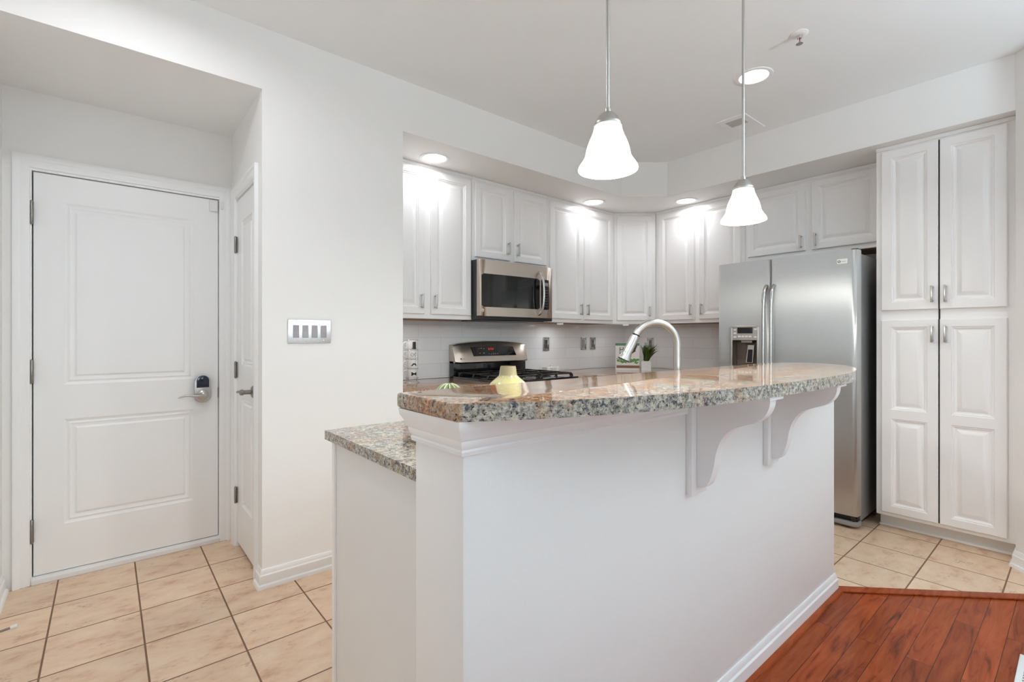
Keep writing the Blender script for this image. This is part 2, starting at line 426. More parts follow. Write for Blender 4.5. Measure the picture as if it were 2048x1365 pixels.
# floors
bm = new(); box(bm, (-3.0, -4.0, -0.05), (4.5, 3.5, -0.004))
struct('floor_slab', bm, 'dark_gap', 'subfloor under the tiles and planks')
def poly_floor(name, poly, mat, label):
    bm = new(); prism(bm, poly, -0.004, 0.0); return struct(name, bm, mat, label)
poly_floor('floor_tile', [(-0.385, 0.77), (2.69, 0.77), (3.47, -0.01), (3.9, 0.05), (4.40, 0.25), (4.40, 3.34), (-0.385, 3.34)], 'floor_tile', 'beige mottled ceramic tile floor with brown grout')
poly_floor('floor_wood', [(-3.0, -4.0), (3.45, -4.0), (3.45, 0.01), (2.69, 0.77), (-3.0, 0.77)], 'wood_floor', 'glossy red-brown hardwood plank floor')
# wood threshold strip along the 45 degree boundary and quarter round in front of the island
bm = new()
prism(bm, [(2.682, 0.763), (2.715, 0.80), (3.46, 0.055), (3.425, 0.02)], 0.0, 0.010, 0.004)
struct('trim_1', bm, 'wood_trim', 'red-brown wooden threshold strip between tile and hardwood', 40)

# walls --------------------------------------------------------------
def wall_boxes(name, boxes, label, mat='wall_paint'):
    bm = new()
    for lo, hi in boxes: box(bm, lo, hi)
    return struct(name, bm, mat, label)
DX0, DX1, DZ1 = -0.292, 0.522, 2.052       # entry door opening
wall_boxes('wall_entry', [((-0.385, 3.34, 0), (DX0, 3.46, ZS)), ((DX1, 3.34, 0), (0.70, 3.46, ZS)), ((DX0, 3.34, DZ1), (DX1, 3.46, ZS)),
                          ((DX0-.1, 3.46, -.05), (DX1+.1, 3.48, DZ1+.1))], 'white wall around the entry door')
CY0, CY1, CZ1 = 2.725, 3.205, 2.03         # closet door opening in plane X=0.579
wall_boxes('wall_closet', [((0.579, YS, 0), (0.66, CY0, ZS)), ((0.579, CY1, 0), (0.66, 3.34, ZS)), ((0.579, CY0, CZ1), (0.66, CY1, ZS)), ((0.66, CY0-.05, 0), (0.67, CY1+.05, CZ1+.05))],
           'white side wall of the entry alcove around the closet door')
wall_boxes('wall_switch', [((0.66, YS, 0), (1.331, YS+T, ZS)), ((1.231, YS+T, 0), (1.331, YW, ZS))], 'white wall with the light switches between entry and kitchen')
wall_boxes('wall_range', [((1.331, YW, 0), (XF+T, YW+T, ZS))], 'white kitchen wall behind the range')
wall_boxes('wall_fridge', [((XF, 0.25, 0), (XF+T, YW, ZS))], 'white kitchen wall behind the refrigerator')
wall_boxes('wall_left', [((-0.385-T, 0.6, 0), (-0.385, 3.46, ZC))], 'white left wall of the entry hall')
bm = new(); prism(bm, [(3.70, 0.25), (4.52, 0.25), (4.52, -0.6), (3.45, -4.0), (3.20, -4.0), (3.20, -0.25)], 0, ZC)
struct('wall_right', bm, 'wall_paint', 'angled white wall right of the pantry')
# walls of the living area behind the camera, with windows
WX = [(-1.9, 0.6), (-0.1, 0.6), (1.7, 0.6)]; WZ0, WZ1 = 0.35, 2.35
bs = [((-3.0, -4.1, 0), (3.2, -4.0, WZ0)), ((-3.0, -4.1, WZ1), (3.2, -4.0, ZC))]
xs = [-3.0]+[v for c, h in WX for v in (c-h, c+h)]+[3.2]
for i in range(0, len(xs), 2): bs.append(((xs[i], -4.1, WZ0), (xs[i+1], -4.0, WZ1)))
wall_boxes('wall_back', bs, 'white wall behind the camera with three windows')
wall_boxes('wall_living', [((-3.1, -4.1, 0), (-3.0, -2.7, ZC)), ((-3.1, -1.5, 0), (-3.0, 0.7, ZC)), ((-3.1, -2.7, 0), (-3.0, -1.5, WZ0)), ((-3.1, -2.7, WZ1), (-3.0, -1.5, ZC)),
                           ((-3.1, 0.6, 0), (-0.505, 0.72, ZC))], 'white walls of the living area to the left of the camera')
def window(n, cx, cy, rz):
    r = thing('window_%d' % n, 'tall white framed window in the living area', None, (cx, cy, 0), rz, kind='structure')
    bm = new(); h = 0.6
    for a, b in (((-h, -.03, WZ0), (-h+.05, .03, WZ1)), ((h-.05, -.03, WZ0), (h, .03, WZ1)), ((-h+.05, -.03, WZ0), (h-.05, .03, WZ0+.05)), ((-h+.05, -.03, WZ1-.05), (h-.05, .03, WZ1)), ((-h+.05, -.02, 1.33), (h-.05, .02, 1.37))):
        box(bm, a, b, 0.004)
    obj('window_frame', bm, 'trim_paint', r)
    bm = new(); box(bm, (-h+.05, -.004, WZ0+.05), (h-.05, .004, 1.33)); box(bm, (-h+.05, -.004, 1.37), (h-.05, .004, WZ1-.05)); obj('pane', bm, 'window_glass', r)
for i, (cx, h) in enumerate(WX): window(i+1, cx, -4.05, 0)
window(4, -3.05, -2.1, PI/2)

# ceiling and soffit
bm = new(); box(bm, (-3.1, -4.1, ZC), (4.52, 3.46, ZC+0.08))
struct('ceiling', bm, 'ceiling_paint', 'flat white ceiling')
bm = new(); prism(bm, [(-0.385, YS), (3.395, YS), (XS, 2.335), (XS, 0.25), (4.52, 0.25), (4.52, 3.46), (-0.385, 3.46)], ZS, ZC)
struct('ceiling_soffit', bm, 'wall_paint', 'dropped white soffit above the entry and the kitchen cabinets')

# baseboards ---------------------------------------------------------
BB = [(0, 0), (0, 0.088), (0.004, 0.088), (0.008, 0.080), (0.009, 0.066), (0.014, 0.060), (0.014, 0.020), (0.022, 0.016), (0.026, 0.006), (0.026, 0.0)]
BBW = [(0, 0), (0, 0.088), (0.004, 0.088), (0.008, 0.080), (0.009, 0.066), (0.014, 0.060), (0.014, 0.0)]
def baseboard(side, path, label, prof=BB):
    bm = new(); sweep(bm, path, prof); return struct('baseboard_'+side, bm, 'trim_paint', label, 30)
baseboard('switch', [(0.579, 2.66), (0.579, YS), (1.331, YS), (1.331, 2.66)], 'white baseboard below the light switches')
baseboard('left', [(-0.385, 0.62), (-0.385, 3.322)], 'white baseboard along the left entry wall')
baseboard('right', [(3.765, 0.25), (3.70, 0.25), (3.20, -0.25), (3.20, -3.9)], 'white baseboard on the angled right wall')

# ------------------------------------------------------------------ door casings and doors
CAS = [(0, 0), (0.0, 0.016), (0.006, 0.018), (0.018, 0.017), (0.028, 0.011), (0.042, 0.013), (0.052, 0.010), (0.060, 0.009), (0.062, 0.0)]
def casing(bm, x0, x1, z1, w=0.062):
    """door casing in local coords (x along the wall, front towards -y); profile measured from the outer edge"""
    path = [(x0, 0.0), (x0, z1), (x1, z1), (x1, 0.0)]
    cen = Vector(((x0+x1)/2, z1/2)); rings = []
    for i, p in enumerate(path):
        ring = []
        for o, t in CAS:
            if i == 0: q = (p[0]-w+o, p[1])
            elif i == 1: q = (p[0]-w+o, p[1]+w-o)
            elif i == 2: q = (p[0]+w-o, p[1]+w-o)
            else: q = (p[0]+w-o, p[1])
            ring.append(bm.verts.new((q[0], -t, q[1])))
        rings.append(ring)
    k = len(CAS)
    for a, b in zip(rings, rings[1:]):
        for j in range(k): bm.faces.new((a[j], a[(j+1) % k], b[(j+1) % k], b[j]))
    bm.faces.new(rings[0]); bm.faces.new(rings[-1][::-1])
def panel_slab(bm, x0, x1, z0, z1, thick, panels, prof, edge=0.003):
    """slab with its front at y=-thick and moulded panels; prof = [(inset, height)], height added towards the viewer"""
    xs = sorted({x0, x1}|{p[0] for p in panels}|{p[1] for p in panels}); zs = sorted({z0, z1}|{p[2] for p in panels}|{p[3] for p in panels})
    xs = [x0+edge if x == x0 else x1-edge if x == x1 else x for x in xs]; zs = [z0+edge if z == z0 else z1-edge if z == z1 else z for z in zs]
    y = -thick
    V = lambda x, yy, z: bm.verts.new((x, yy, z))
    def quad(a, b, c, d): bm.faces.new([V(*p) for p in (a, b, c, d)])
    for i in range(len(xs)-1):
        for j in range(len(zs)-1):
            a, b, c, d = xs[i], xs[i+1], zs[j], zs[j+1]
            mx, mz = (a+b)/2, (c+d)/2
            if any(p[0] < mx < p[1] and p[2] < mz < p[3] for p in panels): continue
            quad((a, y, c), (b, y, c), (b, y, d), (a, y, d))
    for p in panels:
        prev = (p[0], p[1], p[2], p[3], y)
        for ins, hh in prof:
            cur = (p[0]+ins, p[1]-ins, p[2]+ins, p[3]-ins, y-hh)
            A = lambda r: [(r[0], r[4], r[2]), (r[1], r[4], r[2]), (r[1], r[4], r[3]), (r[0], r[4], r[3])]
            a, b = A(prev), A(cur)
            for k in range(4): quad(a[k], a[(k+1) % 4], b[(k+1) % 4], b[k])
            prev = cur
        quad(*[(prev[0], prev[4], prev[2]), (prev[1], prev[4], prev[2]), (prev[1], prev[4], prev[3]), (prev[0], prev[4], prev[3])])
    # rounded edge and sides
    r0 = (x0+edge, x1-edge, z0+edge, z1-edge, y); r1 = (x0, x1, z0, z1, y+edge); r2 = (x0, x1, z0, z1, 0)
    A = lambda r: [(r[0], r[4], r[2]), (r[1], r[4], r[2]), (r[1], r[4], r[3]), (r[0], r[4], r[3])]
    # the front is split by grid lines, so weld the edge strip to the grid
    def strip(ra, rb):
        for s in range(4):
            if s in (0, 2):
                u = xs
                zz, zb = (ra[2], rb[2]) if s == 0 else (ra[3], rb[3])
                ub = [rb[0] if q == xs[0] else rb[1] if q == xs[-1] else q for q in xs]
                for k in range(len(u)-1): quad((u[k], ra[4], zz), (u[k+1], ra[4], zz), (ub[k+1], rb[4], zb), (ub[k], rb[4], zb))
            else:
                u = zs; xx, xb = (ra[1], rb[1]) if s == 1 else (ra[0], rb[0])
                ub = [rb[2] if q == zs[0] else rb[3] if q == zs[-1] else q for q in zs]
                for k in range(len(u)-1): quad((xx, ra[4], u[k]), (xx, ra[4], u[k+1]), (xb, rb[4], ub[k+1]), (xb, rb[4], ub[k]))
    strip(r0, r1)
    for k in range(4): quad(A(r1)[k], A(r1)[(k+1) % 4], A(r2)[(k+1) % 4], A(r2)[k])
    quad(*A(r2)[::-1])
DPROF = [(0.004, -0.003), (0.012, -0.006), (0.020, -0.002), (0.030, -0.007), (0.036, -0.007), (0.044, -0.001), (0.046, -0.001)]

# entry casing + jamb (part of one trim) and the door
t = thing('trim_2', 'white moulded casing around the entry door', None, (0, 3.34, 0), 0, kind='structure')
bm = new(); casing(bm, DX0+0.004, DX1-0.008, DZ1+0.002)
obj('casing', bm, 'trim_paint', t, 30)
bm = new()
for a, b in (((DX0, 0, 0), (DX0+0.008, 0.11, DZ1)), ((DX1-0.008, 0, 0), (DX1, 0.11, DZ1)), ((DX0+.008, 0, DZ1-0.008), (DX1-.008, 0.11, DZ1))): box(bm, a, b)
obj('jamb', bm, 'trim_paint', t)
bm = new(); prism(bm, [(0, 0), (0.0, 0.022), (0.03, 0.032), (0.10, 0.032), (0.10, 0)], DX0+.008, DX1-.008, mat=Matrix(((0, 0, 1, 0), (1, 0, 0, 0), (0, 1, 0, 0), (0, 0, 0, 1))))
xf = obj('threshold', bm, 'white_plastic', t); xf.location = (0, -0.012, 0)

def hinge(parent, x, z, s=1, h=0.10, y=-0.004):
    bm = new(); lathe(bm, [(0.0, -h/2-0.006), (0.004, -h/2-0.004), (0.0065, -h/2), (0.0065, h/2), (0.004, h/2+.004), (0, h/2+.006)], 12, (x, y-0.006, z))
    for zz in (-0.3*h, -0.1*h, 0.1*h, 0.3*h): lathe(bm, [(0.0072, zz-0.001), (0.0072, zz+0.001)], 12, (x, y-0.006, z))
    box(bm, (x, y, z-h/2), (x+s*0.008, y+0.003, z+h/2))
    return obj('hinge', bm, 'nickel_dark', parent, 40)

d1 = thing('door_1', 'white two-panel entry door with keypad lock', None, (0, 3.352, 0), 0, kind='structure')
bm = new(); panel_slab(bm, -0.279, 0.511, 0.036, 2.040, 0.035, [(-0.168, 0.388, 0.978, 1.905), (-0.168, 0.388, 0.270, 0.802)], [(a*1.15, b) for a, b in DPROF], 0.002)
bmesh.ops.translate(bm, verts=bm.verts, vec=(0, 0.035, 0))
obj('door_leaf', bm, 'door_paint', d1, 25)
for z in (1.835, 1.05, 0.262): hinge(d1, -0.284, z, 1, 0.11, -0.008)
# lock escutcheon with a navy keypad cover
lk = new()
pl = []
for i in range(13): a = PI*i/12; pl.append((0.040*math.cos(a), 0.045+0.032*math.sin(a)))
for i in range(13): a = PI+PI*i/12; pl.append((0.040*math.cos(a), -0.045+0.035*math.sin(a)))
XZ = lambda ox, oy, oz: Matrix(((1, 0, 0, ox), (0, 0, -1, oy), (0, 1, 0, oz), (0, 0, 0, 1)))   # (x,y,z) -> x, -z, y : profile in the door plane, extruded towards the viewer
prism(lk, pl, 0, 0.024, 0.004, mat=XZ(0.430, 0, 0.918))
lock = obj('door_lock', lk, 'nickel', d1, 40)
bm = new(); kp = [(x*0.78, max(z, 0.012)*1.0) for x, z in pl[:13]]; kp = [(x, z) for x, z in kp]; kp += [(-0.0312, 0.006), (0.0312, 0.006)]
prism(bm, kp, 0.0, 0.006, 0.001, mat=XZ(0.430, -0.0235, 0.920)); obj('keypad_cover', bm, 'navy_gloss', lock, 40)
bm = new(); lathe(bm, [(0.030, 0), (0.030, 0.004), (0.024, 0.010), (0.013, 0.014), (0.013, 0.030), (0.017, 0.034), (0.017, 0.044), (0.012, 0.048), (0, 0.049)], 28, (0, 0, 0))
bmesh.ops.transform(bm, matrix=XZ(0.430, -0.0235, 0.884), verts=bm.verts); obj('rosette', bm, 'nickel', lock, 40)
bm = new(); tube(bm, [(0.430, -0.066, 0.884), (0.405, -0.072, 0.882), (0.375, -0.074, 0.886), (0.345, -0.074, 0.889), (0.318, -0.071, 0.882), (0.306, -0.070, 0.877)], [0.010, 0.009, 0.007, 0.0055, 0.004, 0.002], 12)
obj('lever', bm, 'nickel', lock, 60)
# strike plate detail on the leaf edge
bm = new(); box(bm, (0.508, -0.003, 0.86), (0.5115, 0.012, 0.92)); obj('latch_plate', bm, 'nickel_dark', d1)
# alarm contact sensor on the door and its magnet on the casing
bm = new(); box(bm, (0.464, 3.333, 1.968), (0.506, 3.352, 2.034), 0.003)
tag(obj('contact_sensor', bm, 'white_plastic'), 'white rectangular alarm sensor at the top corner of the entry door', 'sensor')
bm = new(); box(bm, (0.521, 3.316, 1.985), (0.533, 3.3275, 2.028), 0.002)
tag(obj('sensor_magnet', bm, 'white_plastic'), 'tiny white magnet on the casing beside the door sensor', 'sensor')
# closet door: local frame faces -x
t = thing('trim_3', 'white casing around the narrow closet door', None, (0.579, (CY0+CY1)/2, 0), -PI/2, kind='structure')
hw = (CY1-CY0)/2
bm = new(); casing(bm, -hw+0.004, hw-0.004, CZ1); obj('casing', bm, 'trim_paint', t, 30)
bm = new()
for a, b in (((-hw, 0, 0), (-hw+.006, 0.075, CZ1)), ((hw-.006, 0, 0), (hw, 0.075, CZ1)), ((-hw+.006, 0, CZ1-.006), (hw-.006, 0.075, CZ1))): box(bm, a, b)
obj('jamb', bm, 'trim_paint', t)
d2 = thing('door_2', 'narrow white closet door with lever handle', None, (0.587, (CY0+CY1)/2, 0), -PI/2, kind='structure')
bm = new(); panel_slab(bm, -hw+.009, hw-.009, 0.022, CZ1-.010, 0.034, [(-0.130, 0.130, 1.06, 1.88), (-0.130, 0.130, 0.26, 0.88)], [(a*0.9, b*1.5) for a, b in DPROF], 0.002)
bmesh.ops.translate(bm, verts=bm.verts, vec=(0, 0.034, 0)); obj('door_leaf', bm, 'door_paint', d2, 25)
for z in (1.76, 1.03, 0.30): hinge(d2, -hw+0.007, z, 1, 0.09, -0.006)
kx = 0.165
bm = new(); lathe(bm, [(0.031, 0), (0.031, 0.005), (0.026, 0.010), (0.012, 0.014), (0.011, 0.045), (0.015, 0.048), (0.015, 0.062), (0.008, 0.066), (0, 0.067)], 24)
bmesh.ops.transform(bm, matrix=XZ(kx, 0, 0.935), verts=bm.verts); hd = obj('door_handle', bm, 'nickel_dark', d2, 40)
bm = new(); tube(bm, [(kx, -0.056, 0.935), (kx-0.03, -0.060, 0.936), (kx-0.07, -0.062, 0.932), (kx-0.10, -0.060, 0.928)], [0.009, 0.007, 0.006, 0.003], 10)
obj('lever', bm, 'nickel_dark', hd, 60)
# spring door stop on the left baseboard
bm = new()
t = thing('door_stop', 'thin metal door stop with white tip on the left baseboard', 'door stop', (-0.371, 2.728, 0.065))
tube(bm, [(0, 0, 0), (0.085, 0, 0.010)], 0.0045, 10); lathe(bm, [(0.012, 0), (0.012, 0.004), (0.005, 0.008)], 16, (0, 0, 0), 'X'); obj('rod', bm, 'nickel_dark', t, 40)
bm = new(); tube(bm, [(0.080, 0, 0.0095), (0.100, 0, 0.012)], 0.008, 12); obj('tip', bm, 'rubber_white', t, 40)

# ------------------------------------------------------------------ four-gang switch plate
t = thing('switch_plate', 'chrome wall plate with four rocker switches on the white wall', 'light switch', (0.8025, YS, 1.25))
bm = new(); box(bm, (-0.107, -0.007, -0.061), (0.107, 0, 0.061), 0.003); obj('plate', bm, 'satin_plate', t, 40)
for i in range(4):
    cx = -0.069+0.046*i
    bm = new()
    pz = [(-0.0075, -0.032), (-0.0095 if i != 1 else -0.012, -0.030), (-0.010, 0.0), (-0.0095 if i != 0 else -0.012, 0.030), (-0.0075, 0.032)]
    for s in range(len(pz)-1):
        (ya, za), (yb, zb) = pz[s], pz[s+1]
        f = [bm.verts.new(q) for q in ((cx-.0145, ya, za), (cx+.0145, ya, za), (cx+.0145, yb, zb), (cx-.0145, yb, zb))]; bm.faces.new(f)
    box(bm, (cx-.0145, -0.0080, -0.031), (cx+.0145, -0.004, 0.031))
    obj('rocker', bm, 'grey_switch', t)
for i in range(4):
    for z in (-0.048, 0.048):
        bm = new(); lathe(bm, [(0.0035, 0), (0.003, 0.0015), (0, 0.002)], 10); bmesh.ops.transform(bm, matrix=XZ(-0.069+0.046*i, -0.0065, z), verts=bm.verts)
        obj('screw', bm, 'nickel', t, 40)

# ------------------------------------------------------------------ cabinets
CPROF = [(0.004, -0.005), (0.009, -0.0055), (0.012, -0.010), (0.018, -0.013), (0.024, -0.013), (0.046, -0.002), (0.049, -0.0015)]
def pull(parent, x, z, y, L=0.10):
    bm = new()
    box(bm, (x-.0055, y-.030, z-L/2), (x+.0055, y-.023, z+L/2), 0.0015)
    for s in (-1, 1): box(bm, (x-.0045, y-.024, z+s*(L/2-.010)-.0045), (x+.0045, y, z+s*(L/2-.010)+.0045), 0.001)
    return obj('handle', bm, 'nickel', parent, 40)
def cab_door(parent, x0, x1, z0, z1, y, hx=None, hz=None, panels=None, fr=0.048):
    """overlay door on the front plane y"""
    bm = new(); pn = panels or [(x0+fr, x1-fr, z0+fr, z1-fr)]
    panel_slab(bm, x0, x1, z0, z1, 0.019, pn, CPROF, 0.004)
    bmesh.ops.translate(bm, verts=bm.verts, vec=(0, y, 0))
    d = obj('door', bm, 'cabinet_white', parent, 25)
    if hx is not None: pull(d, hx, hz, y-0.019)
    return d
def upper(label, x0, x1, y0, depth, z0, z1, doors, loc=(0, 0, 0), rz=0, underwood=True):
    t = thing('upper_cabinet', label, 'cabinet', loc, rz, 'white kitchen wall cabinets')
    bm = new(); box(bm, (x0, y0, z0), (x1, y0+depth, z1-0.001), 0.0015, 1); obj('cabinet_body', bm, 'cabinet_white', t)
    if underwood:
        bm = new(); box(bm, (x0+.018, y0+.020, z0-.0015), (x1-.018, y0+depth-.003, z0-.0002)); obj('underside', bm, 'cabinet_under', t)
    # thin moulding along the top
    bm = new(); box(bm, (x0, y0-.008, z1-.022), (x1, y0, z1-.001), 0.003); obj('top_trim', bm, 'cabinet_white', t)
    for d in doors: cab_door(t, *d)
    return t
ZU0, ZU1 = 1.350, ZS
DZ0, DZT = 1.382, 2.395
Y0 = 2.98; DEP = YW-Y0-0.001
upper('white two-door wall cabinet left of the microwave beside the switch wall', 1.333, 2.098, Y0, DEP, ZU0, ZU1,
      [(1.352, 1.692, DZ0, DZT, Y0, 1.664, 1.470), (1.744, 2.084, DZ0, DZT, Y0, 1.772, 1.470)])
upper('short white two-door wall cabinet directly above the microwave', 2.100, 2.888, Y0, DEP, 1.800, ZU1,
      [(2.123, 2.466, 1.828, DZT, Y0, 2.440, 1.920), (2.511, 2.870, 1.828, DZT, Y0, 2.538, 1.920)])
upper('white two-door wall cabinet right of the microwave beside the corner', 2.890, 3.780, Y0, DEP, ZU0, ZU1,
      [(2.909, 3.319, DZ0, DZT, Y0, 3.290, 1.470), (3.352, 3.762, DZ0, DZT, Y0, 3.380, 1.470)])
# diagonal corner cabinet
P0, P1 = Vector((3.782, 2.98)), Vector((4.083, 2.700)); dv = (P1-P0); Ld = dv.length; ang = math.atan2(dv.y, dv.x)
t = thing('upper_cabinet', 'single-door white wall cabinet set diagonally in the kitchen corner', 'cabinet', (P0.x, P0.y, 0), ang, 'white kitchen wall cabinets')
bm = new(); R_ = Matrix.Rotation(-ang, 2)
pg = [R_ @ (Vector(p)-P0) for p in ((3.782, 2.982), (4.082, 2.7025), (XF-.001, 2.7025), (XF-.001, YW-.001), (3.782, YW-.001))]
prism(bm, [(p.x, p.y) for p in pg], ZU0, ZU1-.001); obj('cabinet_body', bm, 'cabinet_white', t)
cab_door(t, 0.036, Ld-0.036, DZ0, DZT, 0.0, Ld-0.064, 1.470)
bm = new(); box(bm, (0.012, -.008, ZU1-.022), (Ld-.012, -0.0, ZU1-.001), 0.003); obj('top_trim', bm, 'cabinet_white', t)
# fridge wall: local x runs towards -Y, origin at (4.083, 2.70)
def FW(y): return 2.70-y
upper('white two-door wall cabinet between the corner and the refrigerator', 0.002, FW(1.842), 0, XF-4.083-.001, ZU0, ZU1,
      [(FW(2.662), FW(2.292), DZ0, DZT, 0, FW(2.320), 1.470), (FW(2.244), FW(1.874), DZ0, DZT, 0, FW(2.215), 1.470)], (4.083, 2.70, 0), -PI/2)
upper('wide white two-door wall cabinet above the refrigerator', FW(1.840), FW(0.884), 0, XF-4.083-.001, 1.845, ZU1,
      [(FW(1.815), FW(1.385), 1.880, DZT, 0, FW(1.412), 1.950), (FW(1.341), FW(0.911), 1.880, DZT, 0, FW(1.314), 1.950)], (4.083, 2.70, 0), -PI/2)
# pantry
t = thing('pantry_cabinet', 'tall white four-door pantry cabinet beside the refrigerator', 'cabinet', (3.80, 0.88, 0), -PI/2)
PW = 0.88-0.251
bm = new(); box(bm, (0, 0, 0.088), (PW, XF-3.80-.001, ZS-.001), 0.0015, 1); obj('cabinet_body', bm, 'cabinet_white', t)
bm = new(); box(bm, (0.004, 0.080, 0.0), (PW, 0.55, 0.088)); obj('toe_kick', bm, 'cabinet_side', t)
bm = new(); box(bm, (0.0, 0.066, 0.0), (PW, 0.080, 0.016), 0.005); obj('kick_moulding', bm, 'trim_paint', t, 40)
bm = new(); box(bm, (0, -.010, ZS-.024), (PW, 0, ZS-.001), 0.003); obj('top_trim', bm, 'cabinet_white', t)
PA = (0.88-0.851, 0.88-0.5755); PB = (0.88-0.5685, 0.88-0.287)
fr = 0.050
for k, (a, b) in enumerate((PA, PB)):
    hx = b-0.026 if k == 0 else a+0.026
    cab_door(t, a, b, 1.388, 2.396, 0, hx, 1.478, fr=fr)
    cab_door(t, a, b, 0.112, 1.327, 0, hx, 1.240, [(a+fr, b-fr, 0.158, 0.707), (a+fr, b-fr, 0.765, 1.284)])
bm = new(); box(bm, (PA[1], -0.004, 0.112), (PB[0], 0.0005, 2.396)); obj('door_gap', bm, 'dark_gap', t)

# puck lights under the wall cabinets, with glow added to brighten the backsplash
for i, (x, y, l) in enumerate(((1.50, 3.06, 'small white puck light under the wall cabinet left of the microwave'), (3.17, 3.10, 'small white puck light under the wall cabinet right of the microwave'), (3.97, 2.97, 'small white puck light under the diagonal corner cabinet'))):
    bm = new(); lathe(bm, [(0.030, 0), (0.030, -0.008), (0.022, -0.013), (0, -0.014)], 20, (x, y, ZU0-0.0015)); pk = tag(obj('puck_light', bm, 'puck_lens', None, 40), l, 'light', 'puck lights under the cabinets')
    d = bpy.data.lights.new('puck_fill', 'AREA'); d.shape = 'DISK'; d.size = 0.05; d.energy = 0.4; d.color = (0.96, 0.97, 1.0)
    o = bpy.data.objects.new('puck_fill', d); C.objects.link(o); o.parent = pk; o.location = (x, y, ZU0-0.018)

# ------------------------------------------------------------------ base cabinets and worktops
ZT = 0.90; TH = 0.031
def base_cab(label, x0, x1, doors, loc, rz, depth=0.60):
    t = thing('base_cabinet', label, 'cabinet', loc, rz, 'white kitchen base cabinets')
    bm = new(); box(bm, (x0, 0, 0.10), (x1, depth, ZT-TH), 0.001, 1); obj('cabinet_body', bm, 'cabinet_white', t)
    bm = new(); box(bm, (x0, 0.07, 0), (x1, depth, 0.10)); obj('toe_kick', bm, 'cabinet_side', t)
    n = doors; w_ = (x1-x0)/n
    for i in range(n):
        a, b = x0+i*w_+.012, x0+(i+1)*w_-.012
        bm = new(); panel_slab(bm, a, b, 0.715, ZT-TH-.015, 0.019, [(a+.03, b-.03, 0.742, ZT-TH-.042)], [(0.004, -.003), (.01, -.003)], 0.004)
        dr = obj('drawer', bm, 'cabinet_white', t, 25)
        bm = new(); zc = 0.785; box(bm, ((a+b)/2-.05, -.049, zc-.0055), ((a+b)/2+.05, -.042, zc+.0055), 0.0015)
        for s in (-1, 1): box(bm, ((a+b)/2+s*.04-.0045, -.043, zc-.0045), ((a+b)/2+s*.04+.0045, -.019, zc+.0045))
        obj('handle', bm, 'nickel', dr)
        cab_door(t, a, b, 0.118, 0.700, 0, b-.028 if i % 2 == 0 else a+.028, 0.63)
    return t
BY = 2.645
base_cab('white base cabinet left of the range against the switch wall', 1.335, 2.088, 2, (0, BY, 0), 0, YW-BY-.002)
base_cab('white base cabinet right of the range running to the corner', 2.872, 3.72, 2, (0, BY, 0), 0, YW-BY-.002)
base_cab('white base cabinet between the corner and the refrigerator', 0.0, BY-1.86-.030, 2, (3.762, BY-.030, 0), -PI/2, XF-3.764)
# counter left of the range
bm = new(); box(bm, (1.332, 2.600, ZT-TH), (2.092, YW-.001, ZT), 0.006, 3)
tag(obj('granite_worktop', bm, 'granite', None, 30), 'short brown granite worktop left of the range under the mugs', 'worktop')
bm = new(); prism(bm, [(2.868, 2.600), (3.60, 2.600), (3.715, 2.485), (3.715, 1.855), (XF-.001, 1.855), (XF-.001, YW-.001), (2.868, YW-.001)], ZT-TH, ZT, 0.006)
tag(obj('granite_worktop', bm, 'granite', None, 30), 'corner granite worktop from the range to the refrigerator', 'worktop')
# backsplash
bm = new(); box(bm, (1.3312, -0.0, ZT+.0005), (XF-.0005, 0.008, ZU0-.0005)); o = obj('wall_backsplash', bm, 'backsplash_tile'); o.location = (0, YW-.0085, 0); tag(o, 'white subway tile backsplash behind the range', kind='structure')
bm = new(); box(bm, (0.009, 0, ZT+.0005), (YW-1.86, 0.008, ZU0-.0005)); o = obj('wall_backsplash', bm, 'backsplash_tile'); o.location = (XF-.0085, YW, 0); o.rotation_euler = (0, 0, -PI/2); tag(o, 'white subway tile backsplash beside the refrigerator', kind='structure')

# outlets on the backsplash
def outlet(label, loc, rz, rocker=False, w_=0.078):
    t = thing('wall_outlet', label, 'outlet', loc, rz, 'metal plates on the backsplash')
    bm = new(); h_ = 0.062
    box(bm, (-w_/2, -.004, -h_), (w_/2, 0, h_), 0.0015)
    for s in (-1, 1):
        box(bm, (s*w_/2, -.010, -h_), (s*(w_/2-.010), -.003, h_), 0.002); box(bm, (-w_/2, -.010, s*h_), (w_/2, -.003, s*(h_-.010)), 0.002)
    obj('plate', bm, 'chrome', t, 40)
    bm = new(); box(bm, (-.020, -.0065, -.040), (.020, -.003, .040), 0.001); f = obj('insert', bm, 'grey_switch' if rocker else 'nickel_dark', t)
    if not rocker:
        for s in (-1, 1):
            bm = new()
            box(bm, (-.008, -.0075, s*.020-.005), (-.005, -.006, s*.020+.006)); box(bm, (.004, -.0075, s*.020-.005), (.007, -.006, s*.020+.006)); lathe(bm, [(0.0025, -.0075), (0.0025, -.006)], 8, (0, 0, s*.020-.011), 'Y')
            obj('socket', bm, 'black_plastic', f)
YB = YW-.0085
outlet('metal outlet plate just right of the range', (3.172, YB, 1.156), 0)
outlet('metal switch plate, left one of the pair on the tiles', (3.698, YB, 1.156), 0, True)
outlet('metal outlet plate, right one of the pair on the tiles', (3.840, YB, 1.156), 0)
outlet('metal outlet plate behind the green plant', (XF-.0085, 2.968, 1.150), -PI/2)

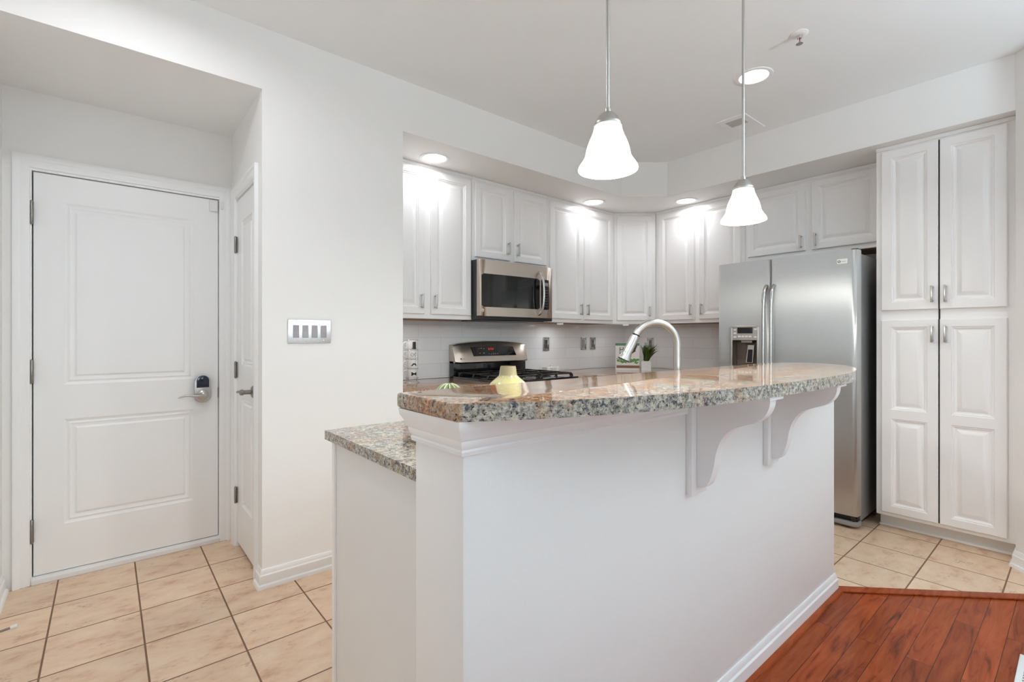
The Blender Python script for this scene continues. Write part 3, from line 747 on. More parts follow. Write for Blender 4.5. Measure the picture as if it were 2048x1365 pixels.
# ------------------------------------------------------------------ island
IX0, IX1, IY0, IY1, IZ = 0.533, 2.675, 0.785, 0.975, 1.060
bm = new(); box(bm, (IX0, IY0, 0), (IX1, IY1, IZ), 0.004, 2)
tag(obj('wall_island', bm, 'wall_paint', None, 40), 'white half wall carrying the raised granite bar', None, None, 'structure')
baseboard('island', [(IX0, IY1), (IX0, IY0), (IX1, IY0), (IX1, IY1)], 'white baseboard around the island half wall', BBW)
bm = new(); sweep(bm, [(0.50, IY0-.014), (2.689, IY0-.014)], [(0, 0), (0, 0.018), (0.006, 0.017), (0.013, 0.012), (0.018, 0.005), (0.019, 0)])
struct('trim_4', bm, 'wood_trim', 'red-brown quarter round along the island baseboard', 40)
# crown moulding below the bar top
CM = [(0, 1.0600), (0, 0.988), (0.006, 0.988), (0.008, 0.996), (0.006, 1.000), (0.010, 1.006), (0.012, 1.014), (0.012, 1.018), (0.016, 1.024), (0.020, 1.036), (0.026, 1.046), (0.028, 1.0600)]
bm = new(); sweep(bm, [(0.60, IY1), (IX0, IY1), (IX0, IY0), (1.345, IY0)], CM)
struct('trim_5', bm, 'trim_paint', 'white crown moulding under the bar top', 25)
bm = new(); sweep(bm, [(1.435, IY0), (1.885, IY0)], CM)
struct('trim_6', bm, 'trim_paint', 'white crown moulding between the two corbels', 25)
# bar slab
def catmull(P, n=8):
    out = []
    for i in range(len(P)-1):
        p0 = Vector(P[max(i-1, 0)]); p1 = Vector(P[i]); p2 = Vector(P[i+1]); p3 = Vector(P[min(i+2, len(P)-1)])
        for k in range(n):
            s = k/n
            out.append(0.5*((2*p1)+(-p0+p2)*s+(2*p0-5*p1+4*p2-p3)*s*s+(-p0+3*p1-3*p2+p3)*s*s*s))
    out.append(Vector(P[-1])); return out
front = [(0.497, 0.765), (0.575, 0.723), (0.660, 0.684), (0.757, 0.647), (0.870, 0.612), (1.010, 0.580), (1.230, 0.548), (1.530, 0.530), (1.800, 0.528), (2.050, 0.545), (2.280, 0.594), (2.450, 0.660), (2.575, 0.745), (2.625, 0.840), (2.590, 0.940), (2.480, 0.995), (2.330, 1.010)]
pg = [(p.x, p.y) for p in catmull(front, 8)] + [(1.5, 1.012), (0.505, 1.008)]
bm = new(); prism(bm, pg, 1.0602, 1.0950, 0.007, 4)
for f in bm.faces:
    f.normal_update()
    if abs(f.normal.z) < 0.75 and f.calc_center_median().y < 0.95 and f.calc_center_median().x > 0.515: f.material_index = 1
tag(obj('granite_bar_top', bm, ['granite', 'granite_daylit_edge'], None, 30), 'raised granite bar top with bowed front edge on the island', 'worktop')
# corbels
def corbel(label, x):
    t = thing('corbel', label, 'bracket', (x, IY0, 0), 0, 'white corbels under the bar')
    z1 = 1.0600
    bm = new(); box(bm, (-.045, -.020, 0.742), (.045, -.0003, z1), 0.002); obj('back_plate', bm, 'trim_paint', t, 40)
    bm = new(); box(bm, (-.045, -.243, z1-.010), (.045, -.020, z1), 0.002); obj('top_plate', bm, 'trim_paint', t, 40)
    prof = catmull([(0.020, 0.764), (0.045, 0.770), (0.060, 0.790), (0.074, 0.835), (0.083, 0.885), (0.100, 0.925), (0.128, 0.955), (0.165, 0.972), (0.195, 0.984), (0.218, 1.004), (0.230, 1.028), (0.233, 1.050)], 4)
    poly = [(0.020, z1-.010)]+[(p.x, p.y) for p in prof]
    bm = new(); prism(bm, poly, -.019, .019, 0.0015, 1, mat=Matrix(((0, 0, 1, 0), (-1, 0, 0, 0), (0, 1, 0, 0), (0, 0, 0, 1))))
    obj('scroll', bm, 'trim_paint', t, 25)
corbel('white S-curved corbel under the middle of the bar', 1.390)
corbel('white S-curved corbel nearest the right end of the bar', 1.930)
# island base cabinet run with end panel, and its lower worktop with an under-mounted sink
base = thing('island_cabinet', 'white base cabinet run behind the half wall with a plain left end panel', 'cabinet', (0, 0, 0))
bm = new(); box(bm, (0.594, IY1+.002, 0.0), (0.613, 1.650, ZT-TH-.0002), 0.001, 1); obj('end_panel', bm, 'cabinet_side', base)
bm = new(); box(bm, (0.586, 1.630, 0.0), (0.594, 1.652, ZT-TH-.0002), 0.001, 1); obj('corner_stile', bm, 'cabinet_white', base)
bm = new(); box(bm, (0.613, IY1+.002, 0.10), (1.28, 1.64, ZT-TH-.0002)); box(bm, (2.05, IY1+.002, 0.10), (2.60, 1.64, ZT-TH-.0002)); box(bm, (1.28, 1.60, 0.10), (2.05, 1.64, ZT-TH-.0002)); box(bm, (1.28, IY1+.002, 0.10), (2.05, 1.64, 0.13))
obj('cabinet_body', bm, 'cabinet_white', base)
bm = new(); box(bm, (0.613, IY1+.05, 0.0), (2.58, 1.57, 0.10)); obj('toe_kick', bm, 'cabinet_side', base)
for i in range(4):
    a = 0.63+i*0.49; bm = new(); panel_slab(bm, -a-0.47, -a, 0.118, ZT-TH-.015, 0.019, [(-a-0.47+.055, -a-.055, 0.175, ZT-TH-.07)], CPROF, 0.004)
    bmesh.ops.transform(bm, matrix=Matrix.Translation((0, 1.64, 0)) @ Matrix.Rotation(PI, 4, 'Z'), verts=bm.verts); obj('door', bm, 'cabinet_white', base, 25)
bm = new()
SX0, SX1, SY0, SY1 = 1.33, 2.00, 1.11, 1.54
for lo, hi in (((0.575, IY1+.002), (SX0, 1.690)), ((SX1, IY1+.002), (2.64, 1.690)), ((SX0, IY1+.002), (SX1, SY0)), ((SX0, SY1), (SX1, 1.690))):
    box(bm, (lo[0], lo[1], ZT-TH), (hi[0], hi[1], ZT))
bmesh.ops.remove_doubles(bm, verts=bm.verts, dist=1e-5)
seen = {}
for f in list(bm.faces):
    k = tuple(sorted((round(v.co.x, 4), round(v.co.y, 4), round(v.co.z, 4)) for v in f.verts))
    seen.setdefault(k, []).append(f)
tag(obj('granite_worktop', bm, 'granite_pale'), 'lower granite worktop on the island behind the half wall', 'worktop')
bm = new()
zb = ZT-TH-0.19
for a, b in (((SX0-.004, SY0-.004, zb), (SX1+.004, SY1+.004, zb+.004)), ((SX0-.004, SY0-.004, zb), (SX0, SY1+.004, ZT-TH)), ((SX1, SY0-.004, zb), (SX1+.004, SY1+.004, ZT-TH)), ((SX0, SY0-.004, zb), (SX1, SY0, ZT-TH)), ((SX0, SY1, zb), (SX1, SY1+.004, ZT-TH))): box(bm, a, b)
lathe(bm, [(0.045, zb+.004), (0.045, zb+.006), (0.02, zb+.005), (0, zb+.005)], 20, ((SX0+SX1)/2, (SY0+SY1)/2, 0))
tag(obj('kitchen_sink', bm, 'steel_h', None, 40), 'stainless sink set into the lower island worktop', 'sink')

# faucet
fb = Vector((1.727, 1.045, ZT)); fdir = Vector((-0.822, 0.571, 0)).normalized()
t = thing('kitchen_faucet', 'brushed nickel gooseneck faucet with pull-down spray head behind the bar', 'faucet', fb)
bm = new(); lathe(bm, [(0.030, 0), (0.030, 0.008), (0.022, 0.014), (0.021, 0.07), (0.017, 0.078), (0.017, 0.085)], 28); obj('base', bm, 'nickel', t, 40)
Rf = 0.0885; zc = 0.290
pts = [Vector((0, 0, z)) for z in (0.07, 0.16, 0.24, zc)]
A1 = math.radians(153)
for i in range(1, 25):
    a = A1*i/24; pts.append(fdir*(Rf-Rf*math.cos(a))+Vector((0, 0, zc+Rf*math.sin(a))))
bm = new(); tube(bm, pts, 0.0135, 20); obj('spout', bm, 'nickel', t, 60)
e = pts[-1]; tdir = (fdir*math.sin(A1)+Vector((0, 0, math.cos(A1)))).normalized()
def along(prof, e, d, seg=28):
    bm = new(); lathe(bm, prof, seg); q = Vector((0, 0, 1)).rotation_difference(d)
    bmesh.ops.transform(bm, matrix=Matrix.Translation(e) @ q.to_matrix().to_4x4(), verts=bm.verts); return bm
obj('collar', along([(0.0152, -0.001), (0.0152, 0.003)], e, tdir), 'black_plastic', t, 40)
hd = obj('spray_head', along([(0.0135, 0.003), (0.0165, 0.006), (0.0165, 0.012), (0.0175, 0.016), (0.0185, 0.075), (0.0190, 0.078), (0.0185, 0.081), (0.0215, 0.095), (0.0260, 0.106), (0.0262, 0.109), (0.024, 0.110)], e, tdir), 'nickel', t, 40)
obj('spray_face', along([(0.0235, 0.1101), (0.0235, 0.1115), (0, 0.1118)], e, tdir), 'black_plastic', hd, 40)
side = Vector((fdir.y, -fdir.x, 0))
nrm = tdir.cross(side).normalized()
bt = -nrm if nrm.dot(fdir) > 0 else nrm
bm = new(); tube(bm, [e+tdir*0.030+bt*0.0165, e+tdir*0.040+bt*0.0195, e+tdir*0.062+bt*0.0200, e+tdir*0.072+bt*0.0180], [0.003, 0.0055, 0.0055, 0.003], 10); obj('spray_button', bm, 'black_plastic', hd, 60)
bm = new(); tube(bm, [(0.0, -0.0, 0.050)+0*fdir if False else Vector((0, 0, 0.050)), Vector((0, 0, 0.050))+Vector((0.04, 0.005, 0.004))], 0.010, 14); tube(bm, [Vector((0.040, 0.005, 0.054)), Vector((0.062, 0.008, 0.085))], [0.006, 0.004], 10); obj('lever', bm, 'nickel', t, 40)

# ------------------------------------------------------------------ refrigerator
FX = 3.618; FY0, FY1 = 0.933, 1.838      # right, left edge
t = thing('refrigerator', 'stainless steel side-by-side refrigerator with ice dispenser', 'refrigerator', (FX, FY1, 0), -PI/2)
W_ = FY1-FY0
bm = new(); box(bm, (0.002, 0.075, 0.045), (W_-.002, XF-FX-.03, 1.755), 0.004); obj('body', bm, 'fridge_side', t, 40)
bm = new(); box(bm, (0.03, 0.10, 0.0), (W_-.03, XF-FX-.06, 0.045)); obj('base', bm, 'black_plastic', t)
split = FY1-1.449
def bulge(x): u = (x/W_-0.5)*2; return -0.017*(1-u*u)
def fdoor(x0, x1, name):
    n = 18; z0, z1 = 0.085, 1.776
    poly = [(x0, 0.070)]+[(x0+.0, 0.012+bulge(x0))]
    for i in range(n+1):
        x = x0+.006+(x1-x0-.012)*i/n; poly.append((x, bulge(x)))
    poly += [(x1, 0.012+bulge(x1)), (x1, 0.070)]
    bm = new(); prism(bm, poly, z0, z1, 0.003, 2); return obj(name, bm, 'steel_fridge', t, 35)
bm = new(); box(bm, (split-.010, 0.020, 0.09), (split+.010, 0.0745, 1.770)); obj('door_gasket', bm, 'black_plastic', t)
dl = fdoor(0.0, split-.004, 'door'); dr = fdoor(split+.004, W_, 'door')
# open the dispenser bay in the freezer door
zD0, zD1 = 0.90, 1.306; xa, xb = FY1-1.735, FY1-1.530
cut = new(); box(cut, (xa+.016, -0.20, zD0+.012), (xb-.010, 0.055, 1.198)); cme = bpy.data.meshes.new('cut'); cut.to_mesh(cme); cut.free()
co = bpy.data.objects.new('cut', cme); C.objects.link(co); co.parent = t
md = dl.modifiers.new('bay', 'BOOLEAN'); md.object = co; md.operation = 'DIFFERENCE'; md.solver = 'EXACT'
bpy.context.view_layer.update()
dg = bpy.context.evaluated_depsgraph_get(); nm = bpy.data.meshes.new_from_object(dl.evaluated_get(dg)); dl.modifiers.clear(); dl.data = nm
bpy.data.objects.remove(co)
dmat = bpy.data.materials  # frame of the dispenser
def on_door(x): return bulge(x)
yb_ = on_door((xa+xb)/2)
disp = None
bm = new()
fr_ = [(xa, zD0), (xa, 1.286), (xa+.02, 1.302), ((xa+xb)/2, 1.314), (xb-.02, 1.306), (xb, 1.290), (xb, zD0)]
prism(bm, [(x, z) for x, z in [(xa, 1.290)]+[(xa+.02, 1.304), ((xa+xb)/2, 1.314), (xb-.02, 1.308), (xb, 1.294)]][::-1], -0.004, 0.016, 0.003, 2, mat=XZ(0, yb_+.004, 0)); bmesh.ops.translate(bm, verts=bm.verts, vec=(0, -0.004, 0))
box(bm, (xa, yb_-.014, zD0), (xa+.018, yb_+.006, 1.292), 0.003); box(bm, (xb-.012, yb_-.010, zD0), (xb, yb_+.008, 1.296), 0.003); box(bm, (xa+.018, yb_-.012, zD0), (xb-.012, yb_+.006, zD0+.014), 0.003)
disp = obj('dispenser_frame', bm, 'nickel', dl, 40)
bm = new(); box(bm, (xa+.018, yb_-.010, 1.198), (xb-.012, yb_+.008, 1.294), 0.002); cp = obj('control_panel', bm, 'nickel', dl)
cp['label'] = 'grey dispenser control panel with buttons'
bm = new(); box(bm, (FY1-1.680, yb_-.013, 1.248), (FY1-1.570, yb_-.009, 1.297-.006), 0.001); obj('display', bm, 'black_glass', cp)
bx = [(xa+.026, 1.275), (xa+.026, 1.250), (xa+.026, 1.222), (xb-.030, 1.278), (xb-.030, 1.222)]+[(FY1-1.676+.026*i, 1.226) for i in range(4)]
for i, (x, z) in enumerate(bx):
    bm = new(); box(bm, (x, yb_-.0125, z-.005), (x+.020, yb_-.0095, z+.005), 0.001); obj('button', bm, 'white_plastic' if i != 5 else 'display_white', cp)
bm = new()
x0_, x1_ = xa+.016, xb-.010
for a, b in (((x0_, 0.050, zD0+.012), (x1_, 0.0549, 1.198)), ((x0_, yb_+.004, zD0+.012), (x0_+.002, 0.0549, 1.198)), ((x1_-.002, yb_+.004, zD0+.012), (x1_, 0.0549, 1.198))): box(bm, a, b)
obj('dispenser_bay', bm, 'bay_brown', dl)
bm = new(); prism(bm, [(-.030, -.072), (.022, -.072), (.032, .058), (-.014, .058)], 0, 0.005, 0.001, 1, mat=XZ((xa+xb)/2+.030, 0.012, 1.105)); pd = obj('paddle', bm, 'nickel', dl)
bm = new(); prism(bm, [(-.022, -.069), (.016, -.069), (.021, .025), (-.012, .025)], 0.005, 0.0065, mat=XZ((xa+xb)/2+.030, 0.012, 1.105)); obj('paddle_pad', bm, 'black_plastic', pd)
bm = new(); box(bm, ((xa+xb)/2-.03, yb_+.01, 1.178), ((xa+xb)/2+.05, 0.045, 1.198), 0.003); obj('ice_chute', bm, 'nickel_dark', dl)
# handles: arched bars beside the centre gap
def fhandle(x, par):
    yb2 = bulge(x); pts = []
    zt, zb_ = 1.585, 0.52
    path = [(0.000, zt), (-0.020, zt-.020), (-0.040, zt-.055), (-0.050, zt-.11), (-0.056, zt-.25), (-0.060, (zt+zb_)/2), (-0.056, zb_+.25), (-0.050, zb_+.11), (-0.040, zb_+.055), (-0.020, zb_+.020), (0, zb_)]
    sm = catmull(path, 5)
    bm = new()
    tube(bm, [(x, yb2+p.x, p.y) for p in sm], [0.0105 if abs(p.y-(zt+zb_)/2) < 0.42 else 0.0135 for p in sm], 14)
    o = obj('handle', bm, 'steel_v', par, 60)
fhandle(split-.026, dl); fhandle(split+.026, dr)
# badge, lower grille, roller
bm = new(); xB = FY1-1.044; box(bm, (xB, bulge(xB+.03)-.004, 1.690), (xB+.058, bulge(xB+.03)+.004, 1.722), 0.001); bd = obj('badge', bm, 'white_plastic', dr)
bm = new()
for i in range(24):
    a = 2*PI*i/24; b = 2*PI*(i+1)/24
    q = [bm.verts.new((xB+.012+r*math.cos(c_), bulge(xB+.03)-.0046, 1.706+r*math.sin(c_))) for r, c_ in ((.008, a), (.008, b), (.0045, b), (.0045, a))]; bm.faces.new(q)
obj('emblem', bm, 'black_print', bd)
bm = new(); box(bm, (xB+.026, bulge(xB+.03)-.0046, 1.704), (xB+.050, bulge(xB+.03)-.0040, 1.7065)); obj('badge_text', bm, 'grey_print', bd)
bm = new(); prism(bm, [(0.0, 0.02), (0.03, 0.0), (W_-.03, 0.0), (W_, 0.02), (W_, 0.075), (0, 0.075)], 0.018, 0.046, 0.003, 2); g = obj('kick_grille', bm, 'grille_grey', t, 40)
bm = new(); box(bm, (0.01, 0.030, 0.046), (W_-.01, 0.075, 0.083)); obj('kick_vent', bm, 'black_plastic', t)
bm = new(); lathe(bm, [(0.016, -0.01), (0.016, 0.012), (0.008, 0.014)], 16, (W_-.028, 0.030, 0.062), 'Y'); obj('leveling_roller', bm, 'black_enamel', t, 40)
bm = new(); box(bm, (W_-.045, 0.030, 1.7765), (W_-.008, 0.10, 1.786), 0.003); obj('hinge_cover', bm, 'dark_body', t, 40)

# ------------------------------------------------------------------ range
RX0, RX1 = 2.096, 2.864
t = thing('gas_range', 'stainless gas range with black cooktop between the worktops', 'stove', (RX0, 2.625, 0))
RW = RX1-RX0
bm = new(); box(bm, (0.002, 0.0, 0.02), (RW-.002, 0.64, 0.885), 0.003); obj('body', bm, 'dark_body', t, 40)
bm = new(); box(bm, (0.004, -.035, 0.20), (RW-.004, 0.0, 0.74), 0.008); dd = obj('oven_door', bm, 'steel_warm', t, 40)
bm = new(); box(bm, (0.12, -.037, 0.33), (RW-.12, -.034, 0.60), 0.001); obj('oven_window', bm, 'black_glass', dd)
bm = new(); tube(bm, [(0.06, -.035, 0.70), (0.06, -.075, 0.70), (RW-.06, -.075, 0.70), (RW-.06, -.035, 0.70)], 0.011, 12); obj('handle', bm, 'steel_h', dd, 60)
bm = new(); box(bm, (0.004, -.030, 0.745), (RW-.004, 0.0, 0.882), 0.006); kb = obj('knob_panel', bm, 'steel_warm', t, 40)
for i in range(5):
    bm = new(); lathe(bm, [(0.024, 0), (0.022, 0.022), (0.0, 0.024)], 18); bmesh.ops.transform(bm, matrix=XZ(0.10+i*(RW-.2)/4, -.030, 0.815), verts=bm.verts); obj('knob', bm, 'nickel', kb, 40)
bm = new(); box(bm, (0.004, -.022, 0.03), (RW-.004, 0.0, 0.195), 0.006); obj('drawer', bm, 'steel_warm', t, 40)
bm = new(); box(bm, (0.0, -.030, 0.886), (RW, 0.600, 0.912), 0.005); ck = obj('cooktop', bm, 'black_enamel', t, 40)
# grates: two cast-iron units of bent bars, with burners below
def grate(x0, x1, y0, y1):
    bm = new(); z = 0.938; zb_ = 0.913; r = 0.0068
    def bar(p, q):
        p, q = Vector(p), Vector(q); d = (q-p).normalized()*0.018
        up_ = Vector((0, 0, z-zb_))
        tube(bm, [p, p+up_*0.6+d*0.25, p+up_+d, q+up_-d, q+up_*0.6-d*0.25, q], r, 8)
    for k in range(4):
        y = y0+(y1-y0)*k/3; bar((x0, y, zb_), (x1, y, zb_))
    for k in range(3):
        x = x0+(x1-x0)*(k+.0)/2+(0.02 if k == 0 else -0.02 if k == 2 else 0); bar((x, y0, zb_), (x, y1, zb_))
    return bm
for gx0, gx1 in ((0.03, RW/2-.008), (RW/2+.008, RW-.03)):
    obj('grate', grate(gx0, gx1, 0.01, 0.56), 'cast_iron', t, 60)
for cx in (0.20, RW-.20):
    for cy in (0.15, 0.43):
        bm = new(); lathe(bm, [(0.050, 0.912), (0.050, 0.916), (0.036, 0.918), (0.036, 0.926), (0.030, 0.930), (0, 0.930)], 24, (cx, cy, 0)); obj('burner', bm, 'cast_iron', t, 40)
# back guard: black riser and slanted stainless control console with curved top
bm = new(); box(bm, (0.004, 0.601, 0.886), (RW-.004, 0.660, 1.030), 0.002); obj('backguard_riser', bm, 'black_enamel', t, 40)
bm = new(); n = 20
def top(x): u = (x/RW-.5)*2; return 1.190-0.026*u*u
rings = []
for i in range(n+1):
    x = 0.004+(RW-.008)*i/n
    e0 = min(1, min(i, n-i)/1.2)
    zt = top(x)-(1-e0)*.006
    rings.append([bm.verts.new(p) for p in ((x, 0.662, 1.012), (x, 0.572+(1-e0)*.01, 1.012), (x, 0.560+(1-e0)*.015, 1.020+(1-e0)*.006), (x, 0.600+(1-e0)*.012, zt-.014), (x, 0.612, zt-.003), (x, 0.624, zt), (x, 0.662, zt))])
for a, b in zip(rings, rings[1:]):
    for k in range(7): bm.faces.new((a[k], a[(k+1) % 7], b[(k+1) % 7], b[k]))
bm.faces.new(rings[0]); bm.faces.new(rings[-1][::-1])
bg = obj('control_console', bm, 'steel_warm', t, 35)
def cons(x, z, out=0.0008):       # point on the slanted face
    f = (z-1.020)/(top(x)-.014-1.020); return (x, 0.560+0.040*f-out, z)
bm = new(); X_ = lambda v: v-RX0
cols = []
for i in range(15):
    u = i/14; xb_d = 2.274+(2.728-2.274)*u; xt_d = 2.254+(2.704-2.254)*u; zt_d = 1.139+0.011*(1-(2*u-1)**2)
    cols.append([bm.verts.new(cons(X_(a), b, o_)) for a, b, o_ in ((xb_d, 1.066, .0016), (xt_d, zt_d, .0016), (xt_d, zt_d, -.002), (xb_d, 1.066, -.002))])
for a, b in zip(cols, cols[1:]):
    for k in range(4): bm.faces.new((a[k], a[(k+1) % 4], b[(k+1) % 4], b[k]))
bm.faces.new(cols[0]); bm.faces.new(cols[-1][::-1])
ds = obj('display', bm, 'black_glass', bg)
def mark(x0, x1, z0, z1, m, nme='display_mark', par=None, o=.0022):
    bm = new(); vv = [bm.verts.new(cons(X_(a), b, o)) for a, b in ((x0, z0), (x1, z0), (x1, z1), (x0, z1))]; bm.faces.new(vv); obj(nme, bm, m, par or ds)
for i, x in enumerate((2.430, 2.445, 2.462, 2.477)): mark(x, x+.009, 1.114, 1.130, 'display_red', 'clock_digit')
for i in range(5): mark(2.430+i*.022, 2.438+i*.022, 1.078, 1.086, 'grey_print', 'button_mark')
for i, (x, z) in enumerate(((2.330, 1.122), (2.355, 1.126), (2.380, 1.122), (2.335, 1.086), (2.375, 1.086))): mark(x, x+.012, z, z+.006, 'grey_print', 'button_mark')
bm = new()
for i in range(16):
    a = 2*PI*i/16; b = 2*PI*(i+1)/16
    bm.faces.new([bm.verts.new(cons(X_(2.150)+r*math.cos(c_), 1.048+r*math.sin(c_), .001)) for r, c_ in ((.007, a), (.007, b), (.003, b), (.003, a))])
obj('emblem', bm, 'black_print', bg); mark(2.163, 2.186, 1.046, 1.050, 'grey_print', 'emblem_text', bg, .001)

# ------------------------------------------------------------------ microwave
t = thing('microwave', 'stainless over-the-range microwave with black glass door', 'microwave', (2.098, 2.880, 0))
MW = 0.752
bm = new(); box(bm, (0, 0.030, 1.353), (MW+.030, YW-2.88-.010, 1.7985), 0.003); obj('body', bm, 'dark_body', t, 40)
bm = new(); n = 24
def mb(x): u = (x/MW-.5)*2; return -0.016*(1-u*u)
poly = [(0, 0.030)]+[(0.0, 0.008)]+[(0.006+(MW-.012)*i/n, mb(0.006+(MW-.012)*i/n)) for i in range(n+1)]+[(MW, 0.008), (MW, 0.030)]
prism(bm, poly, 1.378, 1.797, 0.004, 3); fm = obj('front_frame', bm, 'steel_warm', t, 35)
def mplate(pts, y, d, m, nme, par, bev=0.001):
    bm = new(); prism(bm, pts, 0, d, bev, 1, mat=XZ(0, 0, 0))
    for v in bm.verts: v.co.y += mb(v.co.x)+y
    return obj(nme, bm, m, par, 35)
def rrect(x0, x1, z0, z1, r, n=5, sub=14):
    out = []
    for cx, cz, a0 in ((x1-r, z1-r, 0), (x0+r, z1-r, PI/2), (x0+r, z0+r, PI), (x1-r, z0+r, 1.5*PI)):
        for i in range(n+1): a = a0+PI/2*i/n; out.append((cx+r*math.cos(a), cz+r*math.sin(a)))
    res = []
    for i in range(len(out)):
        a, b = out[i], out[(i+1) % len(out)]; L_ = math.hypot(b[0]-a[0], b[1]-a[1]); k = max(1, int(L_/0.04))
        for j in range(k): res.append((a[0]+(b[0]-a[0])*j/k, a[1]+(b[1]-a[1])*j/k))
    return res
def strips(x0, x1, z0, z1, y, m, nme, par, n=14, r=0.012):
    """curved thin glass following the bowed front"""
    bm = new(); cols = []
    for i in range(n+1):
        x = x0+(x1-x0)*i/n; k = 0
        dd_ = min(x-x0, x1-x); k = r-math.sqrt(max(0, r*r-(r-min(dd_, r))**2)) if dd_ < r else 0
        cols.append([bm.verts.new((x, mb(x)+y, z0+k)), bm.verts.new((x, mb(x)+y, z1-k)), bm.verts.new((x, mb(x)+.001, z1-k)), bm.verts.new((x, mb(x)+.001, z0+k))])
    for a, b in zip(cols, cols[1:]):
        for k in range(4): bm.faces.new((a[k], a[(k+1) % 4], b[(k+1) % 4], b[k]))
    bm.faces.new(cols[0]); bm.faces.new(cols[-1][::-1])
    return obj(nme, bm, m, par)
gl = strips(0.020, 0.600, 1.446, 1.694, -.0015, 'black_glass', 'door_glass', fm, 28)
strips(0.064, 0.500, 1.470, 1.650, -.0022, 'black_enamel', 'window_screen', gl, 16, 0.006)
cpn = strips(0.618, 0.712, 1.446, 1.692, -.0015, 'black_glass', 'keypad', fm, 14)
strips(0.640, 0.700, 1.640, 1.668, -.0022, 'grey_print', 'display', cpn, 4, 0.001)
for r_ in range(7):
    for c_ in range(3):
        strips(0.642+c_*.020, 0.650+c_*.020, 1.470+r_*.022, 1.474+r_*.022, -.0021, 'grey_print', 'key_mark', cpn, 1, 0.0)
bm = new(); sm = catmull([(0.006, 1.748), (-.020, 1.738), (-.042, 1.700), (-.052, 1.640), (-.055, 1.575), (-.052, 1.510), (-.042, 1.450), (-.020, 1.412), (0.006, 1.402)], 5)
xh = 0.588
tube(bm, [(xh-0.3*(p.x)*0.4, mb(xh)+p.x, p.y) for p in sm], 0.0110, 14); obj('handle', bm, 'steel_v', fm, 60)
bm = new(); lathe(bm, [(0.012, 0), (0.012, .002), (0, .0025)], 20); bmesh.ops.transform(bm, matrix=XZ(0.030, mb(.03), 1.420), verts=bm.verts); em = obj('emblem', bm, 'lens_trim', fm, 40)
bm = new()
for i in range(16):
    a = 2*PI*i/16; b = 2*PI*(i+1)/16
    bm.faces.new([bm.verts.new((0.030+r*math.cos(c__), mb(.03)-.0027, 1.420+r*math.sin(c__))) for r, c__ in ((.008, a), (.008, b), (.005, b), (.005, a))])
obj('emblem_ring', bm, 'black_print', em)
bm = new(); box(bm, (0.05, 0.05, 1.3470), (MW-.05, 0.30, 1.3530), 0.001); box(bm, (0.10, 0.33, 1.349), (MW-.1, 0.38, 1.353)); obj('vent_grille', bm, 'black_plastic', t)

# ------------------------------------------------------------------ things on the worktops
# vase
prof = [(0.0, 0.0), (0.034, 0.0), (0.040, 0.004), (0.050, 0.06), (0.057, 0.12), (0.0585, 0.155), (0.0575, 0.172), (0.0545, 0.182), (0.048, 0.189), (0.0375, 0.1975), (0.0285, 0.2055), (0.0272, 0.2075), (0.0262, 0.212), (0.0232, 0.231), (0.0222, 0.2345), (0.0200, 0.2345), (0.0205, 0.23), (0.024, 0.205), (0.05, 0.165), (0.03, 0.03), (0, 0.02)]
bm = new(); lathe(bm, prof, 48, cap=False); o = obj('vase', bm, 'vase_glaze', None, 50); o.location = (0.915, 1.11, ZT)
tag(o, 'pale yellow-green glazed vase with flared shoulders behind the bar', 'vase')
# ribbed cactus in a small pot
t = thing('potted_cactus', 'small ribbed green cactus with pale ridges behind the bar', 'plant', (0.806, 1.262, ZT))
bm = new(); lathe(bm, [(0.0, 0), (0.040, 0), (0.052, 0.085), (0.052, 0.092), (0.046, 0.092), (0.044, 0.080), (0, 0.078)], 28); obj('pot', bm, 'white_ceramic', t, 40)
bm = new(); lobes = 12; nn = 96; rings = []
for j in range(15):
    ph = PI/2*j/14; R0 = 0.052*math.cos(ph)**0.85 if j < 14 else 0.0005; z = 0.090+0.088*(math.sin(ph)**1.25)
    rings.append([bm.verts.new((R0*(1+0.16*math.cos(lobes*2*PI*i/nn))*math.cos(2*PI*i/nn), R0*(1+0.16*math.cos(lobes*2*PI*i/nn))*math.sin(2*PI*i/nn), z)) for i in range(nn)])
for a, b in zip(rings, rings[1:]):
    for i in range(nn): bm.faces.new((a[i], a[(i+1) % nn], b[(i+1) % nn], b[i]))
bm.faces.new(rings[0][::-1])
plain('cactus_green', srgb(110, 135, 78), 0.5)
obj('body', bm, 'cactus_green', t, 60)
bm = new()
for k in range(lobes):
    a = 2*PI*k/lobes; pts = []
    for j in range(14):
        ph = PI/2*j/14; R0 = 0.052*math.cos(ph)**0.85*1.16+.0005; pts.append((R0*math.cos(a), R0*math.sin(a), 0.090+0.088*(math.sin(ph)**1.25)))
    tube(bm, pts, 0.0016, 5)
obj('spine_ridges', bm, 'book_cream', t, 60)

